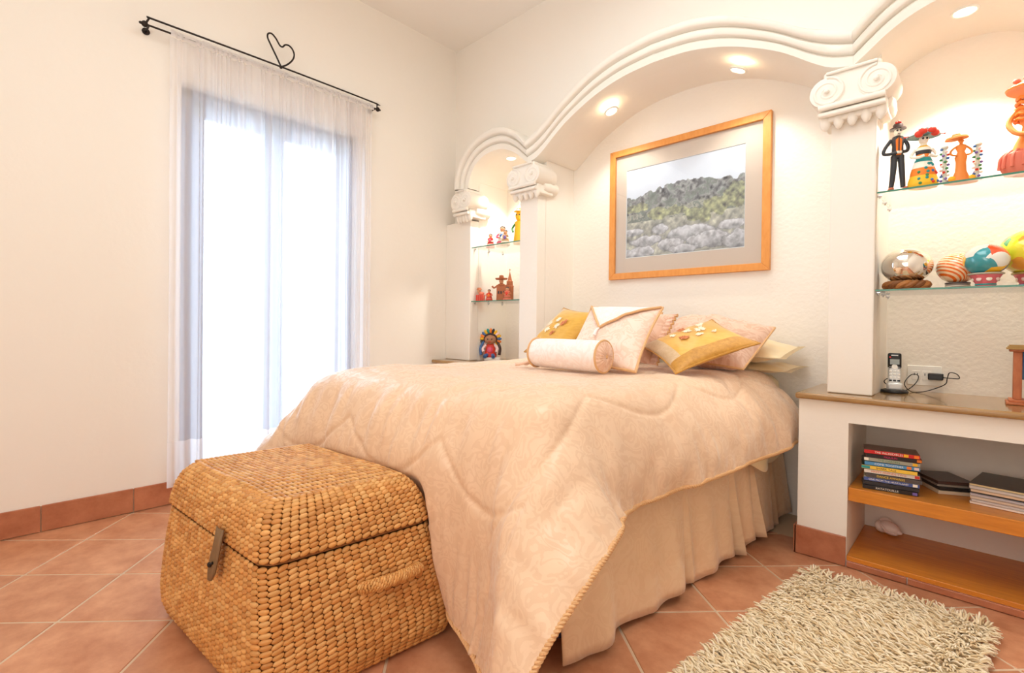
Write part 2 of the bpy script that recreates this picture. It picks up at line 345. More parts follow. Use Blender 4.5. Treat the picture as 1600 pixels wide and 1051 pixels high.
def capital(name, x0, x1, z0, z1):
    """carved capital: scroll block, two volutes, fillets and a row of darts under them"""
    cx = (x0 + x1) / 2; w = (x1 - x0) / 2; h = z1 - z0
    root = struct(thing(name, None, None, (cx, -.1, z0)))
    zs = z1 - .42 * h
    rv = .26 * h
    MB().box((cx - w + rv * .5, -.175, z0 + .34 * h), (cx + w - rv * .5, .04, z1 - .06 * h)).build('scroll_block', TRIM, root, world=True, bevel=.012, seg=3)
    MB().box((cx - w + .02, -.15, z0 + .12 * h), (cx + w - .02, .04, z0 + .36 * h)).build('neck_block', TRIM, root, world=True, bevel=.008)
    for sx in (-1, 1):
        c = np.array([cx + sx * (w - rv * .72), 0, zs + .02 * h])
        MB().lathe([(rv * .9, -.04), (rv, -.02), (rv, .165), (rv * .96, .178), (rv * .7, .182)], (c[0], 0, c[2]), 26, R=rotm('X', 90)).build('volute', TRIM, root, world=True)
        t = np.linspace(0, 2.25 * 2 * PI, 60); rr = rv * (.93 - .80 * t / t[-1])
        P = np.stack([c[0] + sx * rr * np.cos(t + PI / 2), np.full_like(t, -.180), c[2] + rr * np.sin(t + PI / 2)], 1)
        MB().tube(P, np.linspace(rv * .10, rv * .07, 60), 7).ell((c[0], -.19, c[2]), rv * .16, .012, rv * .16).build('spiral', TRIM, root, world=True)
    for zz, o in ((z0 + .34 * h, .196), (z0 + .235 * h, .182)):
        MB().tube([(cx - w + .02, -o + .014, zz), (cx + w - .02, -o + .014, zz)], .014, 10).build('fillet', TRIM, root, world=True)
    MB().tube([(cx - w + .05, -.182, z1 - .10 * h), (cx + w - .05, -.182, z1 - .10 * h)], .008, 8).build('fillet', TRIM, root, world=True)
    n = 5
    for k in range(n):
        x = cx - w + .04 + (2 * w - .08) * k / (n - 1)
        MB().lathe([(.001, -.040), (.012, -.032), (.021, -.012), (.024, .01), (.020, .03)], (x, -.132, z0 + .13 * h), 10).build('dart', TRIM, root, world=True)
    for s_ in (-1, 1):                                            # scroll returns along the pilaster's flanks
        MB().lathe([(.03, -.13), (.05, -.11), (.058, 0), (.05, .06)], (cx + s_ * (w - .055), -.02, z0 + .34 * h), 12, R=rotm('X', 90)).build('scroll_return', TRIM, root, world=True)
capital('trim_4', 2.832, 3.123, 2.055, 2.335); capital('trim_5', .827, 1.118, 2.055, 2.335)
capital('trim_6', .165, .385, 1.98, 2.272); capital('trim_7', 3.565, 3.785, 1.98, 2.272)
# --- skirting
def skirting(name, run, fixed, z1, axis, side, joints, t=.012):
    o = struct(MB().box(*(((fixed, run[0], 0), (fixed + side * .003, run[1], z1 - .003)) if axis == 'y' else ((run[0], fixed, 0), (run[1], fixed + side * .003, z1 - .003)))).build(name, GROUT, smooth=False))
    js = [run[0]] + sorted(j for j in joints if run[0] + .03 < j < run[1] - .03) + [run[1]]
    for a, b in zip(js[:-1], js[1:]):
        a += .0025; b -= .0025
        if axis == 'y': lo, hi = (min(fixed, fixed + side * t), a, 0.004), (max(fixed, fixed + side * t), b, z1)
        else: lo, hi = (a, min(fixed, fixed + side * t), 0.004), (b, max(fixed, fixed + side * t), z1)
        MB().box(lo, hi).build('tile', BASE, o, smooth=False, bevel=.002, seg=1)
    return o
skirting('baseboard_left', (RY, DY0), 0, .138, 'y', 1, [-2.427 - .395 * k for k in range(7)])
skirting('baseboard_left_2', (DY1, -.28), 0, .138, 'y', 1, [-.62])
skirting('baseboard_right', (RY, -.26), RX, .138, 'y', -1, [-.3 - .395 * k for k in range(12)])
skirting('baseboard_rear', (0, RX), RY, .138, 'x', 1, [.395 * k for k in range(10)])
# --- balcony door (two leaves) behind the sheer
D = struct(thing('door_1', None, None, (-.12, (DY0 + DY1) / 2, 0)))
for lo, hi in (((-.15, DY0, 0), (-.07, DY0 + .08, DZ)), ((-.15, DY1 - .055, 0), (-.07, DY1, DZ)), ((-.15, DY0, DZ - .06), (-.07, DY1, DZ)), ((-.15, DY0, 0), (-.07, DY1, .03))):
    MB().box(lo, hi).build('door_frame', DOORW, D, world=True, smooth=False, bevel=.004)
ym = -1.615
for a, b in ((DY0 + .075, ym - .004), (ym + .004, DY1 - .055)):
    leaf = MB()
    for lo, hi in (((-.13, a, .03), (-.085, a + .075, DZ - .06)), ((-.13, b - .075, .03), (-.085, b, DZ - .06)), ((-.13, a, DZ - .15), (-.085, b, DZ - .06)), ((-.13, a, .03), (-.085, b, .15))): leaf.box(lo, hi)
    lo_ = leaf.build('door_leaf', DOORW, D, world=True, smooth=False, bevel=.004)
    MB().box((-.110, a + .075, .15), (-.104, b - .075, DZ - .15)).build('pane', PANE, lo_, world=True, smooth=False)
MB().tube([(-.075, ym - .03, 1.0), (-.05, ym - .03, 1.0), (-.05, ym - .12, 1.0)], .008, 8).build('door_handle', IRON, D, world=True)
struct(MB().box((-6, -7, -.3), (-.22, 4, -.06)).build('exterior_terrace', mat('terrace_paving', (225, 215, 200), .8), smooth=False))
# --- recessed downlights
def downlight(cx, cy, z, tilt, label):
    t = thing('recessed_downlight', label, 'ceiling light', (cx, cy, z), 0, 'recessed downlights in the niche arches')
    t.rotation_euler = (0, tilt, 0)
    ca = np.linspace(0, 2 * PI, 28, endpoint=False); MB().tube(np.stack([.043 * np.cos(ca), .043 * np.sin(ca), 0 * ca + .001], 1), .007, 8, closed=True).build('rim', WHITE, t)
    MB().lathe([(.001, .001), (.036, .0), (.036, .01), (.001, .01)], (0, 0, 0), 24).build('lens', mat('lit_lens', (255, 240, 215), .5, emit=((255, 228, 190), 14)), t)
downlight(1.575, .07, 2.606, -.36, 'small lit downlight set in the arch above the pictures upper corner nearer the window')
downlight(2.405, .07, 2.594, .38, 'small lit downlight in the bed niche arch nearer the scrolled capital with figurines')
downlight(3.345, .07, 2.514, 0., 'lit downlight in the arch above the shelves of skeleton figurines')
downlight(.60, .10, 2.514, 0., 'lit downlight in the narrow arch by the window wall')
# --- out-of-view ceiling lamp, added to go with the overhead fill
cl = thing('added_ceiling_lamp', 'added flush white glass ceiling lamp, out of view in the middle of the room', 'ceiling light', (2.55, -1.7, RH))
MB().lathe([(.001, -.13), (.12, -.12), (.2, -.085), (.235, -.03), (.235, -.012)], (0, 0, 0), 32).build('shade', mat('opal_glass', (250, 240, 225), .4, emit=((255, 235, 205), 2.)), cl)
MB().lathe([(.25, -.014), (.25, 0), (.001, 0)], (0, 0, 0), 32).build('base', CHROME, cl)
fl_ = thing('added_floor_lamp', 'added slim uplighter floor lamp with open bowl shade, unseen beyond the foot of the bed', 'lamp', (2.9, -4.0, 0))  # unseen fixture, added to go with the upward fill
MB().lathe([(.001, 0), (.14, 0), (.14, .015), (.02, .03), (.001, .031)], (0, 0, 0), 28).build('base', IRON, fl_)
MB().tube([(0, 0, .03), (0, 0, 1.75)], .012, 10).build('pole', IRON, fl_)
MB().lathe([(.02, 1.73), (.10, 1.76), (.20, 1.82), (.205, 1.825), (.10, 1.768), (.02, 1.74)], (0, 0, 0), 28).build('lamp_shade', WHITE, fl_)
# ---------------------------------------------------------------- built-in cabinets and counters
MB().box((.981, 0, 0), (1.06, .36, ZC)).build('pier_foot', PL, WB, smooth=False)
def cabinet(name, label, x0, x1, yf, cav):
    """plastered masonry unit with an open bay holding two boards"""
    t = thing(name, label, 'cabinet', ((x0 + x1) / 2, yf, 0)); zt = .759; c0, c1, cz1 = cav
    b = MB()
    b.box((x0, yf, 0), (c0, .36, zt)).box((c1, yf, 0), (x1, .36, zt)).box((c0, yf, cz1), (c1, .36, zt)).box((c0, .335, 0), (c1, .36, cz1)).box((c0, yf, 0), (c1, .335, .03))
    b.build('body', PL, t, world=True, smooth=False)
    MB().box((c0 + .001, yf + .014, .303), (c1 - .001, .334, .365)).build('shelf_board', WOODO, t, world=True, smooth=False, bevel=.003)
    MB().box((c0 + .001, yf - .004, .0305), (c1 - .001, .334, .052)).build('bottom_board', WOODO, t, world=True, smooth=False, bevel=.002)
    js = [x0 - .012] + [c0] + [c for c in np.arange(c0 + .215, c1, .41)] + [c1, x1]
    for p, q in zip(js[:-1], js[1:]):
        inside = c0 - .01 < p and q < c1 + .01
        MB().box((p + .002, yf - .013, .003), (q - .002, yf - .001, .030 if inside else .138)).build('tile', BASE, t, world=True, smooth=False, bevel=.002, seg=1)
    MB().box((x0 - .013, yf - .013, .003), (x0 - .001, .3, .138)).build('tile', BASE, t, world=True, smooth=False, bevel=.002, seg=1)
    return t
cabinet('built_in_cabinet', 'white plastered built-in cabinet with open wooden shelves beside the bed and rug', 2.792, RX - .002, -.18, (2.99, 3.72, .665))
tb = thing('built_in_cabinet', 'white plastered built-in cabinet in the corner between bed and window wall', 'cabinet', (.49, -.2, 0))
MB().box((.002, -.2, 0), (.98, .359, .759)).build('body', PL, tb, world=True, smooth=False)
MB().box((.014, -.213, .003), (.98, -.201, .138)).build('tile', BASE, tb, world=True, smooth=False, bevel=.002, seg=1)
def counter(label, x0, x1, y0):
    t = MB().box((x0 - (x0 + x1) / 2, 0, 0), (x1 - (x0 + x1) / 2, .36 - y0, .029)).build('countertop', WOODT, None, bevel=.011, seg=4)
    t.location = ((x0 + x1) / 2, y0, .760); return tag(t, label, 'countertop')
counter('varnished brown counter holding the cordless phone, over the open shelves', 2.780, RX - .002, -.212)
counter('varnished brown counter under the seated rag doll in the corner', .002, .99, -.262)
# ---------------------------------------------------------------- draped comforter (position based cloth, numpy)
LV = [(0, .375, .295, 0), (.02, .394, .316, 0), (.06, .408, .328, 0), (.12, .410, .328, -.004), (.22, .404, .314, -.012), (.32, .392, .296, -.022), (.405, .381, .277, -.03)]
LL = [(.418, .386, .282, -.03), (.46, .381, .277, -.032), (.505, .368, .265, -.034), (.54, .352, .250, -.035), (.563, .332, .230, -.035), (.574, .314, .212, -.035)]
TRUNK_AT, TRUNK_RZ, TRUNK_SKEW = np.array([1.675, -2.175, 0]), math.radians(5), .17   # the trunk's outline: height, half length, half depth, offset
def clear_of_trunk(P):
    """push bedding out of the back of the trunk that stands against it"""
    lv = np.array(LV + LL); Q = P.reshape(-1, 3) - TRUNK_AT; c, s = math.cos(TRUNK_RZ), math.sin(TRUNK_RZ)
    y = -s * Q[:, 0] + c * Q[:, 1]; x = c * Q[:, 0] + s * Q[:, 1] - TRUNK_SKEW * y; z = Q[:, 2]
    a, b, oy = [np.interp(z, lv[:, 0], lv[:, k]) for k in (1, 2, 3)]
    lim = oy + b + .024; w = np.clip((a + .03 - np.abs(x)) / .07, 0, 1); w = w * w * (3 - 2 * w)
    y2 = np.where((z < .60) & (y < lim) & (y > oy - .05), y + (lim - y) * w, y); x2 = x + TRUNK_SKEW * y2
    return np.stack([c * x2 - s * y2, s * x2 + c * y2, z], 1).reshape(P.shape) + TRUNK_AT
def sd_round_box(p, lo, hi, r):
    c = (lo + hi) / 2; h = (hi - lo) / 2 - r
    q = np.abs(p - c) - h
    qm = np.maximum(q, 0)
    ln = np.sqrt((qm ** 2).sum(1)) + 1e-9
    d = ln + np.minimum(q.max(1), 0) - r
    n = np.sign(p - c) * qm / ln[:, None]
    ins = q.max(1) < 0
    if ins.any():
        k = q[ins].argmax(1); nn = np.zeros((ins.sum(), 3)); nn[np.arange(len(k)), k] = np.sign((p - c)[ins][np.arange(len(k)), k])
        n[ins] = nn
    return d, n

BED_LO = np.array([1.06, -1.83, 0.0]); BED_HI = np.array([2.63, 0.9, 0.862])
BASKET_ON = [False]
def comforter_collide(p, prev):
    for lo, hi, r in ((BED_LO, BED_HI, .11), (np.array([2.765, -.24, 0.]), np.array([4., .6, .80]), .01), (np.array([-1., -.3, 0.]), np.array([1.005, .6, .80]), .01)):
        d, n = sd_round_box(p, lo, hi, r)
        m = d < 0
        if m.any():
            p[m] -= n[m] * d[m][:, None]
            mv = p[m] - prev[m]; mv -= n[m] * (mv * n[m]).sum(1)[:, None]
            p[m] -= mv * .55
    if BASKET_ON[0]:                                   # the trunk stands against the foot of the bed
        yb = -1.80 - .20 * np.clip(p[:, 2], 0, .6)
        m = (p[:, 2] < .60) & (p[:, 1] < yb) & (p[:, 1] > -2.2) & (p[:, 0] < 2.09 - .2 * p[:, 2]) & (p[:, 0] > 1.25 + .2 * p[:, 2])
        p[m, 1] = yb[m]
    m = p[:, 2] < .012
    if m.any():
        p[m, 2] = .012; p[m, :2] = prev[m, :2] + (p[m, :2] - prev[m, :2]) * .4
    return p

def pbd(P, W, rest_u, rest_v, steps, iters, bend, rng, dt=.016, damp=.985):
    nv, nu = P.shape[:2]
    V = np.zeros_like(P)
    idx = np.arange(nv * nu).reshape(nv, nu)
    cons = []
    def add(a, b, L, s):
        a = a.ravel(); b = b.ravel(); L = np.broadcast_to(L, a.shape)
        cons.append((a, b, L, s))
    for o in (0, 1):
        add(idx[:, o:-1:2], idx[:, o + 1::2], rest_u, 1.)
        add(idx[o:-1:2, :], idx[o + 1::2, :], rest_v, 1.)
    dg = math.hypot(rest_u, rest_v)
    for o in (0, 1):
        add(idx[o:-1:2, :-1], idx[o + 1::2, 1:], dg, .35)
        add(idx[o:-1:2, 1:], idx[o + 1::2, :-1], dg, .35)
    for st in ((2, 4, 8) if nu < 60 else (2, 4, 8, 16)):
        for o in range(2 * st):
            a = idx[:, [c for c in range(nu - st) if (c // st) % 2 == (o // st) and c % st == o % st]]
            if a.size: add(a, a + st, rest_u * st, bend)
            rr = [c for c in range(nv - st) if (c // st) % 2 == (o // st) and c % st == o % st]
            if rr: add(idx[rr, :], idx[rr, :] + nu * st, rest_v * st, bend)
    x = P.reshape(-1, 3).copy(); v = V.reshape(-1, 3); w = W.ravel()
    g = np.array([0, 0, -3.0])
    for s in range(steps):
        prev = x.copy()
        v += g * dt * (w > 0)[:, None]
        x = x + v * dt
        for it in range(iters):
            for a, b, L, sft in cons:
                d = x[b] - x[a]; ln = np.sqrt((d * d).sum(1)) + 1e-9
                wa, wb = w[a], w[b]; ws = wa + wb + 1e-9
                diff = (ln - L) / ln / ws * sft
                if sft < .34: diff = np.where(ln < L, diff, 0)
                d *= diff[:, None]
                x[a] += d * wa[:, None]; x[b] -= d * wb[:, None]
            if it % 3 == 2 or it == iters - 1: x = comforter_collide(x, prev)
        v = (x - prev) / dt * damp
        sp = np.sqrt((v * v).sum(1))[:, None]; v *= np.minimum(1, 2.5 / (sp + 1e-9))
    return x.reshape(nv, nu, 3)

def resample(P, nv, nu):
    a, b = P.shape[:2]
    def ax(P, n, m):
        t = np.linspace(0, m - 1, n); i = np.clip(t.astype(int), 0, m - 2); f = (t - i).reshape(-1, 1, 1)
        im = np.clip(i - 1, 0, m - 1); ip = np.clip(i + 2, 0, m - 1)
        p0, p1, p2, p3 = P[im], P[i], P[i + 1], P[ip]
        return .5 * ((2 * p1) + (-p0 + p2) * f + (2 * p0 - 5 * p1 + 4 * p2 - p3) * f ** 2 + (-p0 + 3 * p1 - 3 * p2 + p3) * f ** 3)
    P = ax(P, nv, a)
    P = ax(P.transpose(1, 0, 2), nu, b).transpose(1, 0, 2)
    return P

CU0, CU1, CV0, CV1 = .72, 2.95, .06, -2.48      # the comforter laid flat: across the bed, head to foot
def drape():
    rng = np.random.default_rng(3)
    nu, nv = 49, 51
    U, Vv = np.meshgrid(np.linspace(CU0, CU1, nu), np.linspace(CV0, CV1, nv))
    du = np.maximum(U - 2.60, 0) - np.maximum(1.09 - U, 0); dv = np.minimum(Vv + 1.80, 0)
    rho = np.hypot(du, dv); al = np.where((du != 0) & (dv != 0), .55, .12)
    X = np.clip(U, 1.09, 2.60) + np.sin(al) * du + np.sign(du) * .05
    Y = np.maximum(Vv, -1.80) + np.sin(al) * dv - (dv < 0) * .05
    Z = .89 - np.cos(al) * rho
    P = np.stack([X, Y, Z + rng.normal(0, .002, U.shape)], -1)
    W = np.ones((nv, nu)); W[0, 9:-9] = 0
    P[0, :, 2] -= .02
    ru, rv = (CU1 - CU0) / (nu - 1), (CV0 - CV1) / (nv - 1)
    P = pbd(P, W, ru, rv, 100, 14, .03, rng)
    BASKET_ON[0] = True
    P = pbd(P, W, ru, rv, 40, 14, .03, rng)
    nu2, nv2 = 97, 101
    P = resample(P, nv2, nu2)
    W = np.ones((nv2, nu2)); W[0, 18:-18] = 0
    P = pbd(P, W, ru * (nu - 1) / (nu2 - 1), rv * (nv - 1) / (nv2 - 1), 40, 14, .03, rng, damp=.93)
    for k in range(10):                                      # the stuffing rounds the creases off
        Q = P.copy()
        Q[1:-1, 1:-1] = (P[:-2, 1:-1] + P[2:, 1:-1] + P[1:-1, :-2] + P[1:-1, 2:]) / 4
        Q[1:-1, 0] = (P[:-2, 0] + P[2:, 0]) / 2; Q[1:-1, -1] = (P[:-2, -1] + P[2:, -1]) / 2
        Q[0, 1:-1] = (P[0, :-2] + P[0, 2:]) / 2; Q[-1, 1:-1] = (P[-1, :-2] + P[-1, 2:]) / 2
        P = .45 * P + .55 * Q
    return P
# ---------------------------------------------------------------- bed, bedding
SHEET = mat('white_sheet', (246, 238, 226), .7, sheen=.2)
SATIN = mat('cream_satin', (244, 222, 178), .35, sheen=.4, bump=(9, .15, .01))
COMF = damask_mat('comforter_damask', (225, 190, 158), (231, 198, 167), 9., .45, .3, .10)
SKIRTM = damask_mat('skirt_damask', (238, 204, 166), (241, 208, 171), 6., .55, .3, .15)
CORD = mat('tan_cord', (222, 176, 126), .5, bump=(160, .6, .004))
PINK = damask_mat('pink_damask', (238, 206, 186), (244, 218, 202), 9., .5, .4, .2)
PINKD = damask_mat('peach_damask', (226, 184, 158), (236, 200, 178), 8., .5, .4, .25)
WHITED = damask_mat('pale_damask', (244, 228, 222), (248, 236, 232), 8., .5, .4, .15)
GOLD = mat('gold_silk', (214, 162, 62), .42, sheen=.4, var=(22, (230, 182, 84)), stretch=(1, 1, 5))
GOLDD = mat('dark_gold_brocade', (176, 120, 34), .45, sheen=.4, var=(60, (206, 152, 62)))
BEIGE = mat('beige_brocade', (200, 170, 130), .5, sheen=.4, var=(70, (216, 190, 156)))
FLOW = mat('pale_embroidery', (252, 236, 212), .6)
FLOWD = mat('coral_embroidery', (208, 130, 84), .6)
def bx(y): return .085 * np.maximum(0, -(y + .2))               # the bed narrows a little towards its foot
def shear(P):
    w = np.clip((P[..., 0] - 1.9) / .7, 0, 1.25); P = P.copy(); P[..., 0] -= bx(P[..., 1]) * w
    P[..., 1] -= .085 * np.clip((2.35 - P[..., 0]) / 1.2, 0, 1) * np.clip((-.9 - P[..., 1]) / .8, 0, 1); return P
bed = thing('bed', 'double bed with a pleated peach skirt under the draped comforter', 'bed', (1.85, -.7, 0))
def slab(x0, x1, y0, y1, z0, z1, r=.05):
    b = MB().box((x0, y0, z0), (x1, y1, z1)); V = b.v[0]; b.v[0] = shear(V); return b
slab(1.14, 2.56, -1.66, .34, .09, .46).build('box_spring', SHEET, bed, world=True, bevel=.02)
slab(1.12, 2.58, -1.70, .35, .462, .83).build('mattress', SHEET, bed, world=True, bevel=.07, seg=5)
for x, y in ((1.22, -1.55), (2.36, -1.55), (1.22, .2), (2.48, .2)):
    MB().lathe([(.03, 0), (.035, .01), (.025, .09)], (x, y, .0), 12).build('leg', DOORW, bed, world=True)
# skirt: three gathered panels
def skirt(pts, kicks, seed):
    rg = np.random.default_rng(seed); P = interp_curve(pts, 150); n = len(P); s = np.linspace(0, 1, n)
    T = np.gradient(P, axis=0); T /= np.linalg.norm(T, axis=1, keepdims=True); N = np.stack([-T[:, 1], T[:, 0]], 1)
    ph = rg.uniform(0, 6, 3); wave = .5 * np.sin(2 * PI * s * 4.3 + ph[0]) + .35 * np.sin(2 * PI * s * 7.9 + ph[1]) + .2 * np.sin(2 * PI * s * 13 + ph[2])
    for c, a in kicks: wave += a * np.exp(-((s - c) / .018) ** 2) * np.sign(s - c + 1e-4) * 1.2
    hz = np.linspace(0, 1, 16); G_ = np.zeros((16, n, 3))
    for k, h in enumerate(hz):
        off = .012 + h * .05 + (h ** 1.3) * .030 * wave
        G_[k, :, 0] = P[:, 0] - N[:, 0] * off; G_[k, :, 1] = P[:, 1] - N[:, 1] * off
        G_[k, :, 2] = .50 * (1 - h) + h * (.032 + .012 * np.sin(2 * PI * s * 5 + ph[1]) + .02 * np.clip(wave, -1, 0))
    d = np.r_[0, np.cumsum(np.linalg.norm(np.diff(P, axis=0), axis=1))]
    U = np.stack(np.broadcast_arrays(d[None, :], (hz * .5)[:, None]), -1).reshape(-1, 2)
    o = MB().grid(G_).build('bed_skirt', SKIRTM, bed, world=True, ang=180); uv(o, U)
    m = o.modifiers.new('cloth', 'SOLIDIFY'); m.thickness = .004; return o
xr = lambda y: 2.575 - float(bx(np.array(y)))
skirt([(xr(-1.70), -1.70), (xr(-1.2), -1.2), (xr(-.6), -.6), (xr(0), 0), (xr(.3), .30)], [(.62, 1.1), (.74, .9), (.40, .5), (.88, .6)], 4)
skirt([(1.13, -1.70), (1.5, -1.70), (2.0, -1.70), (xr(-1.70) - .04, -1.70)], [(.3, .8), (.7, .8)], 5)
skirt([(1.11, .3), (1.11, -.6), (1.11, -1.67)], [(.5, .8)], 6)
# --- comforter
P = shear(drape())
big = resample(P, 301, 285)
nv, nu = big.shape[:2]
U, Vv = np.meshgrid(np.linspace(CU0, CU1, nu), np.linspace(CV0, CV1, nv))
Nn = np.cross(np.gradient(big, axis=0), np.gradient(big, axis=1)); Nn /= np.linalg.norm(Nn, axis=2, keepdims=True) + 1e-9
if Nn[40, nu // 2, 2] < 0: Nn = -Nn
dU = np.minimum(U - CU0, CU1 - U); dV = Vv - CV1
def groove(d, w=.011): return np.exp(-(d / w) ** 2)
# scalloped stitch lines parallel to the hems, plus an inner frame
sc1 = dU - (.29 + .13 * (1 - np.abs(np.sin(PI * (Vv + .25) / .62))))
sc2 = dV - (.42 + .16 * (1 - np.abs(np.sin(PI * (U - .35) / .60))))
sc3 = dU - (.62 + .08 * (1 - np.abs(np.sin(PI * (Vv + .55) / .62)))); sc4 = dV - (.82 + .1 * (1 - np.abs(np.sin(PI * (U - .05) / .60))))
gr = np.maximum(np.maximum(groove(sc1) * (dV > .36), groove(sc2) * (dU > .26)), .7 * np.maximum(groove(sc3) * (dV > .8), groove(sc4) * (dU > .6)))
puff = np.minimum.reduce([np.abs(sc1), np.abs(sc2), np.full_like(U, .12)]) / .12
rg = np.random.default_rng(8)
def fbm(shape, f, seed):
    r = np.random.default_rng(seed); a = r.normal(0, 1, (f[0] + 4, f[1] + 4, 1)); return resample(a, *shape)[..., 0]
pk = fbm((nv, nu), (18, 90), 2)                                  # puckers running in from the hems
pk2 = fbm((nv, nu), (70, 16), 3)
disp = -.0065 * gr + .0035 * puff + .0026 * fbm((nv, nu), (26, 26), 4)
hang = np.clip((.86 - big[..., 2] + .02) / .12, 0, 1)
disp += hang * (.0045 * pk * np.exp(-(dV / .35) ** 2) + .0045 * pk2 * np.exp(-(dU / .22) ** 2) + .0055 * fbm((nv, nu), (9, 64), 12) * np.exp(-((dV - .56) / .16) ** 2))
big = big + Nn * disp[..., None]
big[..., 2] = np.maximum(big[..., 2], .008)
big = clear_of_trunk(big)
cf = thing('comforter', 'puffy peach damask comforter with corded hem draped over the bed', 'comforter', (1.85, -.9, .8))
o = MB().grid(big, flip=True).build('cover', COMF, cf, world=True, ang=180)
uv(o, np.stack([U, Vv], -1).reshape(-1, 2))
m = o.modifiers.new('quilt', 'SOLIDIFY'); m.thickness = .012; m.offset = -1
edge = np.concatenate([big[:, 0][::2], big[-1, ::2], big[::-1, -1][::2]])
for k in range(6): edge[1:-1] = (edge[:-2] + edge[2:]) / 4 + edge[1:-1] / 2
dd = np.r_[0, np.cumsum(np.linalg.norm(np.diff(edge, axis=0), axis=1))]; tq = np.arange(0, dd[-1], .0028)
ed = np.stack([np.interp(tq, dd, edge[:, k]) for k in range(3)], 1); Te = np.gradient(ed, axis=0); Te /= np.linalg.norm(Te, axis=1, keepdims=True)
n1e = np.cross(Te, (0, 0, 1.)); n1e /= np.linalg.norm(n1e, axis=1, keepdims=True) + 1e-9; n2e = np.cross(Te, n1e); cm = MB()
for ph in (0, PI):                                                # two strands twisted into a cord along the hem
    w_ = tq / .022 * 2 * PI + ph; cm.tube(ed + (n1e * np.cos(w_)[:, None] + n2e * np.sin(w_)[:, None]) * .0042, .0046, 6)
cm.build('cord_trim', CORD, cf, world=True)
# --- cream sheet between mattress and comforter (its edge hangs below the hem by the cabinet)
ys = np.linspace(.20, -1.10, 60); prof = [(2.2, .836), (2.45, .838), (2.565, .828), (2.603, .795), (2.615, .70), (2.622, .60), (2.63, .52)]
G_ = np.zeros((60, len(prof) + 2, 3))
for i, y in enumerate(ys):
    zb = .415 + .03 * math.sin(y * 9) + (.13 * max(0, -(y + .55)) / .55) + .012 * math.sin(y * 31)
    for k, (x, z) in enumerate(prof + [(2.645 + .012 * math.sin(y * 22), (.52 + zb) / 2), (2.652 + .016 * math.sin(y * 22 + .6), zb)]):
        G_[i, k] = (x - float(bx(np.array(y))), y, max(z, zb) if k < len(prof) else z)
cs = MB().grid(G_).build('cream_sheet', SATIN, None, ang=180); tag(cs, 'cream satin sheet edge hanging out below the comforter hem near the cabinet', 'sheet')
cs.modifiers.new('cloth', 'SOLIDIFY').thickness = .003
# --- cushions
def cushion(name, label, cat, corners, th, mats, region=None, pinch=.09, cord=None, cordr=.006, n=36, group=None, wr=0., seed=1, flange=0.):
    C = [np.array(c, float) for c in corners]; ctr = sum(C) / 4                 # TL TR BR BL seen from the front
    ex = (C[1] + C[2] - C[0] - C[3]) / 2; ey = (C[0] + C[1] - C[2] - C[3]) / 2
    nrm = np.cross(ex, ey); nrm /= np.linalg.norm(nrm)
    g = np.linspace(-1, 1, n); g = np.sin(g * PI / 2) * .55 + g * .45
    u, v = np.meshgrid(g, g)
    pu = u * (1 - pinch * (1 - v ** 2) * np.abs(u)); pv = v * (1 - pinch * (1 - u ** 2) * np.abs(v))
    base = ctr + pu[..., None] * ex / 2 + pv[..., None] * ey / 2
    fu, fv = (np.clip(1 - (np.abs(u) / (1 - flange)) ** 2.4, 0, 1), np.clip(1 - (np.abs(v) / (1 - flange)) ** 2.4, 0, 1))
    t = th / 2 * (fu * fv) ** .55
    r = np.random.default_rng(seed); a = r.normal(0, 1, (11, 11, 1)); w = resample(a, n, n)[..., 0]
    a2 = r.normal(0, 1, (7, 24, 1)); w2 = resample(a2, n, n)[..., 0]
    t = t * (1 + wr * w) + wr * .05 * w2 * th * (fu * fv) ** .3
    root = thing(name, label, cat, tuple(ctr - np.array([0, 0, abs(ey[2]) / 2])), 0, group)
    mb = MB(); mb.grid(base + nrm * t[..., None]); mb.grid(base - nrm * t[..., None] * .9, flip=True)
    o = mb.build('cover', mats, root, world=True, ang=180)
    if region:
        k = [region((u[j, i] + u[j + 1, i + 1]) / 2, (v[j, i] + v[j + 1, i + 1]) / 2) for j in range(n - 1) for i in range(n - 1)]
        o.data.polygons.foreach_set('material_index', k + k)
    UVs = np.stack([u * np.linalg.norm(ex) / 2, v * np.linalg.norm(ey) / 2], -1).reshape(-1, 2); uv(o, np.concatenate([UVs, UVs]))
    if cord:
        bd = np.concatenate([base[0, :-1], base[:-1, -1], base[-1, ::-1][:-1], base[::-1, 0][:-1]])
        MB().tube(bd, cordr, 7, closed=True).build('piping', cord, root, world=True)
    def surf(a, b):
        i = np.interp(a, g, np.arange(n)); j = np.interp(b, g, np.arange(n)); i0 = min(int(i), n - 2); j0 = min(int(j), n - 2)
        Q = base + nrm * t[..., None]; fi, fj = i - i0, j - j0
        return (Q[j0, i0] * (1 - fi) * (1 - fj) + Q[j0, i0 + 1] * fi * (1 - fj) + Q[j0 + 1, i0] * (1 - fi) * fj + Q[j0 + 1, i0 + 1] * fi * fj)
    return root, surf, nrm, ex / np.linalg.norm(ex), ey / np.linalg.norm(ey)
def flowers(root, surf, nrm, e1, e2, spots, seed):
    r = random.Random(seed)
    for a, b, s in spots:
        mb = MB(); c = surf(a, b)
        for k in range(9):
            t = 2 * PI * k / 9 + r.uniform(-.2, .2); L = s * r.uniform(.7, 1.1)
            d = e1 * math.cos(t) + e2 * math.sin(t); q = np.cross(nrm, d)
            p0 = surf(a, b) + nrm * .005
            p1 = p0 + d * L; mb.add([p0, p0 + d * L * .6 + q * L * .22, p1, p0 + d * L * .6 - q * L * .22, p0 + d * L * .5 + nrm * .004], [(0, 1, 4), (1, 2, 4), (2, 3, 4), (3, 0, 4)])
        mb.build('embroidered_flower', FLOW if r.random() < .8 else FLOWD, root, world=True, smooth=False)
